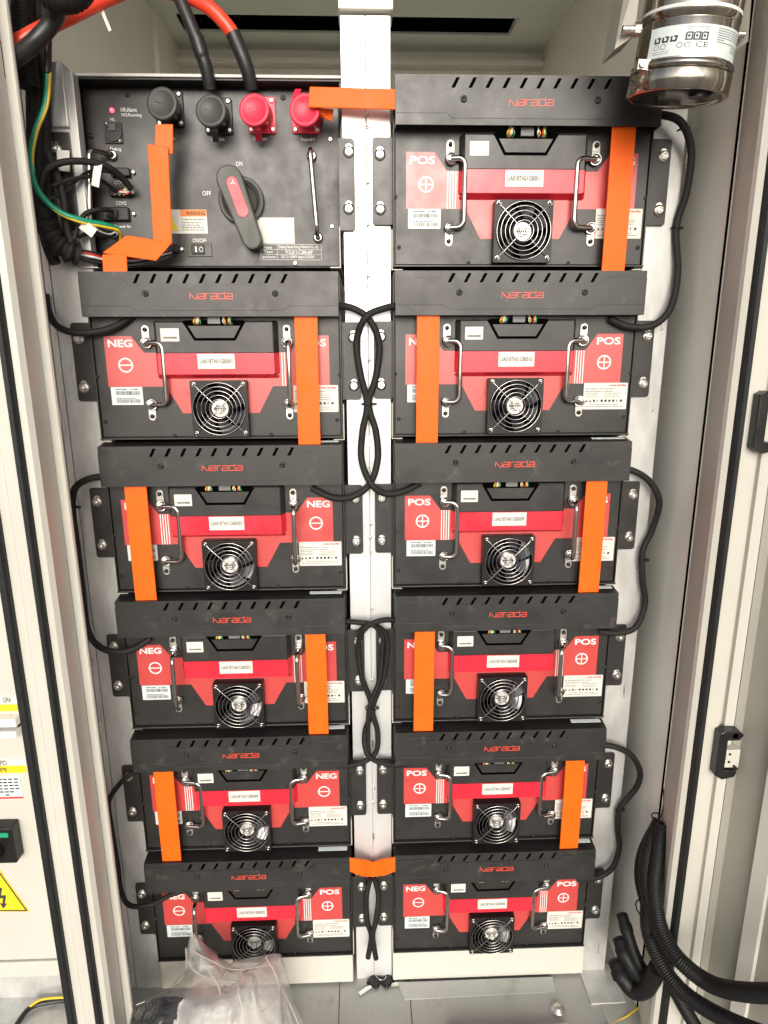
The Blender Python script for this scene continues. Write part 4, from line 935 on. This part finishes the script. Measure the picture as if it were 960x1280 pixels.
for k, pts_ in enumerate((((777, 1142), (784, 1165), (792, 1190), (803, 1212), (815, 1228)), ((774, 1172), (781, 1194), (792, 1212), (806, 1222), (818, 1215)), ((769, 1200), (777, 1222), (792, 1238), (809, 1234), (822, 1210)))):
    t_ = thing('plug_connector', ['uppermost black plug of the cluster beside the right post foot', 'middle black plug of the cluster beside the right post foot', 'lowest black plug of the cluster beside the right post foot'][k], 'plug', tuple(A(*pts_[0], -.03)), 'black plugs lying beside the right post foot')
    P_l = [A(px_, py_, -.10-.012*k-.018*q_i) for q_i, (px_, py_) in enumerate(pts_)]; a, b3 = P_l[0], P_l[1]; sz = (.90, 1.12, 1.25)[k]
    rel(t_, 'plug_shell', MB().lathe(a, b3-a, [(0, 0), (0, .0110*sz), (.002, .0130*sz), ((b3-a).length*.55, .0130*sz), ((b3-a).length*.6, .0150*sz), ((b3-a).length, .0150*sz)], 24), m_conduit)
    rel(t_, 'lead', MB().tube(spl([a.lerp(b3, .8)]+P_l[2:], 8), .0135*sz, 14), m_conduit)
cable('yellow_wire', 'thin yellow-green wire lying on the floor at lower right', [atz(740, 1292, FZ+.003), atz(780, 1272, FZ+.004), atz(808, 1256, FZ+.02), atz(830, 1270, FZ+.01), atz(850, 1290, FZ+.004)], .0018, m_yellow, 'wire', 6)
cable('floor_cable', 'black cable on the floor under the left breaker panel', [atz(10, 1300, -1.60), atz(35, 1262, -1.60), atz(65, 1252, -1.6), atz(95, 1250, -1.6)], .006, m_blkcab)
cable('yellow_wire', 'yellow wire on the floor under the left breaker panel', [atz(35, 1260, -1.6), atz(50, 1250, -1.58), atz(72, 1247, -1.58), atz(95, 1247, -1.58)], .003, m_yellow, 'wire', 6)
nf = obj('neighbour_floor', MB().box(-1.4, -.60, -.25, .9, -1.63, -1.61).box(-1.4, -.60, .10, .12, -1.61, -1.43), m_galv, nbp); nf.location = NL

# ------------------------------------------------------------------ fire suppression canister
can = thing('fire_canister', 'stainless steel extinguishing canister with printed label hanging at top right', 'canister', (.4715, -.14, .3015))
RC = .0705
def cn(name, mb, m, bevel=0, parent=None):
    mb.v = [(x, y, z*.80-.012 if z > .045 else z*.57) for x, y, z in mb.v]
    return obj(name, mb, m, parent or can, bevel)
bot = MB().lathe((0,0,0), (0,0,1), [(.006, 0), (.006, RC*.80), (.004, RC*.86), (0, RC*.90), (0, RC*.97), (.003, RC), (.046, RC), (.048, RC*.985), (.048, RC*.945)], 64)
cn('lower_shell', bot, m_steel)
cn('upper_shell', MB().lathe((0,0,0), (0,0,1), [(.046, RC*.945), (.120, RC*.945), (.1215, RC*.93), (.1215, RC*.945), (.135, RC*.945), (.32, RC*.945)], 64), m_steel)
bd = cn('clamp_band', MB().lathe((0,0,0), (0,0,1), [(.0495, RC*.95), (.0495, RC*.985), (.0610, RC*.985), (.0610, RC*.95)], 64), m_steel)
t = MB()
for i in range(12):
    an = math.radians(-82+i*2.4+25); r_ = RC*.99; t.box(0, 0, 0, 0, 0, 0) if False else None
    cx_, cy_ = r_*math.cos(an), r_*math.sin(an); t.cyl((cx_, cy_, .052), (cx_, cy_, .0585), .0008, n=6)
cn('worm_thread', t, m_black, parent=bd)
t = MB(); an = math.radians(200); cx_, cy_ = RC*1.05*math.cos(an), RC*1.05*math.sin(an)
t.cyl((cx_, cy_-.012, .056), (cx_, cy_+.012, .056), .0055, n=14); t.box(cx_-.006, cx_+.012, cy_-.006, cy_+.008, .048, .064); cn('clamp_screw', t, m_zinc, .0006, parent=bd)
# wrapped label
lab = MB(); a0, a1 = -158, -14; K = 40; v = []
for i in range(K+1):
    an = math.radians(a0+(a1-a0)*i/K)
    for z in (.0640, .1085): v.append((RC*.9465*math.cos(an), RC*.9465*math.sin(an), z))
lab.add(v, [(2*i, 2*i+2, 2*i+3, 2*i+1) for i in range(K)], True)
lb = cn('wrap_label', lab, m_label2)
def wrap(mb):
    """bend a flat print drawn in (x=arc length, z) round the canister"""
    for i, (x, y, z) in enumerate(mb.v):
        an = math.radians(a0)+x/(RC*.95); r_ = RC*.9485-(y*.2); mb.v[i] = (r_*math.cos(an), r_*math.sin(an), z)
    return mb
t = MB(); W_ = RC*.95*math.radians(a1-a0)
random.seed(21)
for i, x in enumerate((.010, .0215, .033)): t.ribbon([(x, .093), (x, .086), (x+.006, .086), (x+.007, .092), (x+.003, .093)], .0026, 0, .0001)
for i, x in enumerate((.052, .062, .072)): t.ribbon([(x, .0965), (x, .0865), (x+.0075, .0865), (x+.0075, .0965), (x+.001, .0965)], .0021, 0, .0001); t.box(x+.002, x+.005, 0, .0001, .090, .0935)
for i, x in enumerate((.013, .023, .045, .055)):
    o_, i_ = circ(x, .079, .0040, 18), circ(x, .079, .0032, 18)
    for k in range(18): t.add([(q_[0], 0, q_[1]) for q_ in (o_[k], o_[(k+1) % 18], i_[(k+1) % 18], i_[k])], [(0, 1, 2, 3)])
text(t, 'CE', .066, .082, .0755, .0835, 0, 0, .0001)
for z in (.1040, .1015): 
    x = .052
    while x < .080: w_ = random.uniform(.001, .003); t.box(x, x+w_, 0, .0001, z, z+.0009); x += w_+.001
for r__, z in enumerate(np.arange(.1035, .072, -.0032)):
    x = .094 if r__ < 7 else .124
    x1_ = W_-.004-random.random()*.004 if r__ != 5 else .106
    while x < x1_: w_ = random.uniform(.001, .004); t.box(x, min(x+w_, x1_), 0, .0001, z, z+.0011); x += w_+.0008
for z in (.0715, .0685):
    x = .008
    while x < .032: w_ = random.uniform(.001, .003); t.box(x, x+w_, 0, .0001, z, z+.0009); x += w_+.0008
cn('print', wrap(t), m_ink, parent=lb)
cn('printed_rim', MB().lathe((0,0,0), (0,0,1), [(.1345, RC*.948), (.1395, RC*.948)], 64), m_white)
for an, q_ in ((15, .6), (35, .72), (60, .5), (100, .7), (125, .62), (150, .7), (170, .5), (200, .68), (255, .3), (300, .7)):
    an = math.radians(an); r_ = RC*q_; cn('nozzle_hole', MB().cyl((r_*math.cos(an), r_*math.sin(an), .0085), (r_*math.cos(an), r_*math.sin(an), .0108), .0030, n=12), m_dkbolt)
t = MB(); t.cyl((.012, -.045, -.010), (.012, -.045, .006), .012, n=18); t.cyl((.022, -.045, -.004), (.030, -.045, .006), .006, n=10); cn('release_fitting', t, m_black, .001)
can.rotation_euler = (math.radians(8), math.radians(3), 0)
# brackets with their bolts
brk = thing('canister_bracket', 'grey pointed steel bracket holding the canister on its left', 'bracket', tuple(A(790, 30, -.14)), 'steel brackets holding the canister')
q = [A(768, 62, -.15), A(793, 44, -.16), A(806, -60, -.16), A(790, -60, -.14)]
mb = MB().hexa([tuple(p_) for p_ in q], [tuple(p_+Vector((.0, .05, .0))) for p_ in q]); rel(brk, 'bracket_plate', mb, m_brown)
p = A(792, 37, -.165); rel(brk, 'bolt', MB().cyl(p+Vector((-.016, 0, 0)), p+Vector((.010, 0, 0)), .005, n=12).cyl(p+Vector((.0, 0, 0)), p+Vector((.008, 0, 0)), .009, n=6, smooth=False), m_zinc)
brk = thing('canister_bracket', 'grey pointed steel bracket holding the canister on its right', 'bracket', tuple(A(920, 30, -.14)), 'steel brackets holding the canister')
q = [A(913, 68, -.13), A(935, 52, -.15), A(944, -60, -.15), A(916, -60, -.13)]
mb = MB().hexa([tuple(p_) for p_ in q], [tuple(p_+Vector((.0, .004, .0))) for p_ in q]); rel(brk, 'bracket_plate', mb, m_brown)
p = A(920, 43, -.15); rel(brk, 'bolt', MB().cyl(p+Vector((-.014, 0, 0)), p+Vector((.012, 0, 0)), .0045, n=12), m_zinc)

# ------------------------------------------------------------------ keys on the floor
ky = thing('key_pair', 'pair of keys with black heads lying below the centre post', 'keys', tuple(atz(476, 1228, FZ+.004)))
def key(px0, py0, px1, py1, px2, py2):
    a, b3, c3 = atz(px0, py0, FZ+.005), atz(px1, py1, FZ+.005), atz(px2, py2, FZ+.004)
    rel(ky, 'key_head', MB().band([a, a.lerp(b3, .2), b3], .030, .008, (b3-a).cross(Vector((0,0,1)))), m_black).modifiers.new('b', 'BEVEL').width = .003
    mb = MB().band([b3, c3], .008, .0022, (b3-a).cross(Vector((0,0,1))))
    for k in range(5):
        q_ = b3.lerp(c3, .35+.13*k); mb.cyl(q_+Vector((0,0,-.001)), q_+Vector((0,0,.002)), .0052-.0008*(k % 2), n=6)
    rel(ky, 'key_blade', mb, m_zinc)
key(473, 1220, 464, 1233, 449, 1243); key(479, 1222, 489, 1231, 506, 1230)
rel(ky, 'key_ring', MB().ring(atz(476, 1220, FZ+.012), .012, .0009, (.3, .2, 1), n=24, k=6), m_chrome)

# ------------------------------------------------------------------ crumpled clear plastic bag
random.seed(4)
from mathutils import noise
def bag(name, pts, depth_fn, seed):
    pass
top = A(238, 1172, -.06)
bag_t = thing('plastic_bag', 'crumpled clear plastic bag standing before the lowest left module', 'bag', tuple(atz(260, 1290, FZ)))
def sheet(cols, amp, seed):
    """cols: list of columns, each a list of (px,py,Y) from top to bottom; smooth grid with folds"""
    G_ = [spl([A(*q) for q in c_], 14) for c_ in cols]; nr = len(G_[0]); rows = []
    for i in range(nr): rows.append(spl([g_[i] for g_ in G_], 14))
    nc = len(rows[0]); mb = MB(); v = []
    for i, r_ in enumerate(rows):
        for j, p_ in enumerate(r_):
            q = Vector((p_.x*15+seed, p_.y*10, p_.z*7)); n1 = 1-abs(noise.noise(q))*2.4; n2 = 1-abs(noise.noise(q*2.6+Vector((5, 1, 3))))*2.4; n3 = 1-abs(noise.noise(q*6+Vector((2, 8, 3))))*2.4
            t_ = min(1, i/(nr*.35))
            v.append(p_+Vector((noise.noise(q*1.7)*amp*.8*t_, -(n1*amp+n2*amp*.6+n3*amp*.25)*t_, noise.noise(q*1.3+Vector((9,9,9)))*amp*.6*t_)))
    mb.add(v, [(i*nc+j, i*nc+j+1, (i+1)*nc+j+1, (i+1)*nc+j) for i in range(nr-1) for j in range(nc-1)], True); return mb
s1 = [[(239, 1165, -.050), (234, 1196, -.06), (232, 1225, -.09), (200, 1245, -.13), (150, 1300, -.16)],
      [(240, 1166, -.054), (243, 1194, -.08), (255, 1215, -.13), (240, 1250, -.19), (230, 1310, -.22)],
      [(241, 1167, -.056), (262, 1192, -.10), (285, 1215, -.15), (290, 1250, -.22), (300, 1315, -.24)],
      [(242, 1166, -.054), (285, 1196, -.09), (320, 1210, -.14), (338, 1245, -.17), (350, 1310, -.18)],
      [(242, 1165, -.050), (293, 1202, -.06), (348, 1196, -.08), (360, 1240, -.10), (372, 1300, -.10)]]
rel(bag_t, 'film', sheet(s1, .017, 1.0), mbag)
s2 = [[(270, 1210, -.07), (235, 1235, -.10), (190, 1262, -.12), (160, 1310, -.14)],
      [(300, 1200, -.08), (290, 1235, -.13), (270, 1265, -.16), (260, 1315, -.17)],
      [(345, 1192, -.06), (352, 1225, -.10), (340, 1262, -.13), (385, 1315, -.13)],
      [(352, 1195, -.04), (364, 1225, -.05), (372, 1262, -.07), (400, 1310, -.09)]]
rel(bag_t, 'film', sheet(s2, .018, 7.0), mbag)
s3 = [[(165, 1262, -.13), (160, 1285, -.15), (160, 1310, -.16)], [(190, 1249, -.17), (185, 1270, -.19), (185, 1310, -.20)], [(225, 1246, -.18), (222, 1270, -.20), (225, 1310, -.21)], [(252, 1256, -.14), (250, 1275, -.15), (250, 1310, -.16)]]
for q in (((232, 1185, -.075), (236, 1205, -.10), (258, 1222, -.15), (300, 1228, -.185)), ((243, 1190, -.09), (262, 1200, -.125), (292, 1212, -.165), (335, 1206, -.15)), ((332, 1196, -.10), (347, 1225, -.15), (345, 1250, -.19), (322, 1268, -.21), (290, 1272, -.225)),
          ((262, 1215, -.155), (275, 1240, -.20), (270, 1275, -.235)), ((300, 1215, -.17), (298, 1240, -.215), (306, 1270, -.24)), ((232, 1215, -.09), (205, 1240, -.14), (170, 1256, -.16)), ((350, 1230, -.12), (362, 1255, -.125), (375, 1285, -.12))):
    rel(bag_t, 'film_fold', MB().band(spl([A(*p_) for p_ in q], 10), .0045, .0008, (.6, -.6, .5)), mbag)
obj_b = obj('black_pouch', sheet(s3, .016, 3.0), mat('black_film', (.035,.037,.04), .12, 0, .2, 60, 1.0, 22)); tag(obj_b, 'glossy dark plastic pouch lying behind the clear bag', 'pouch')
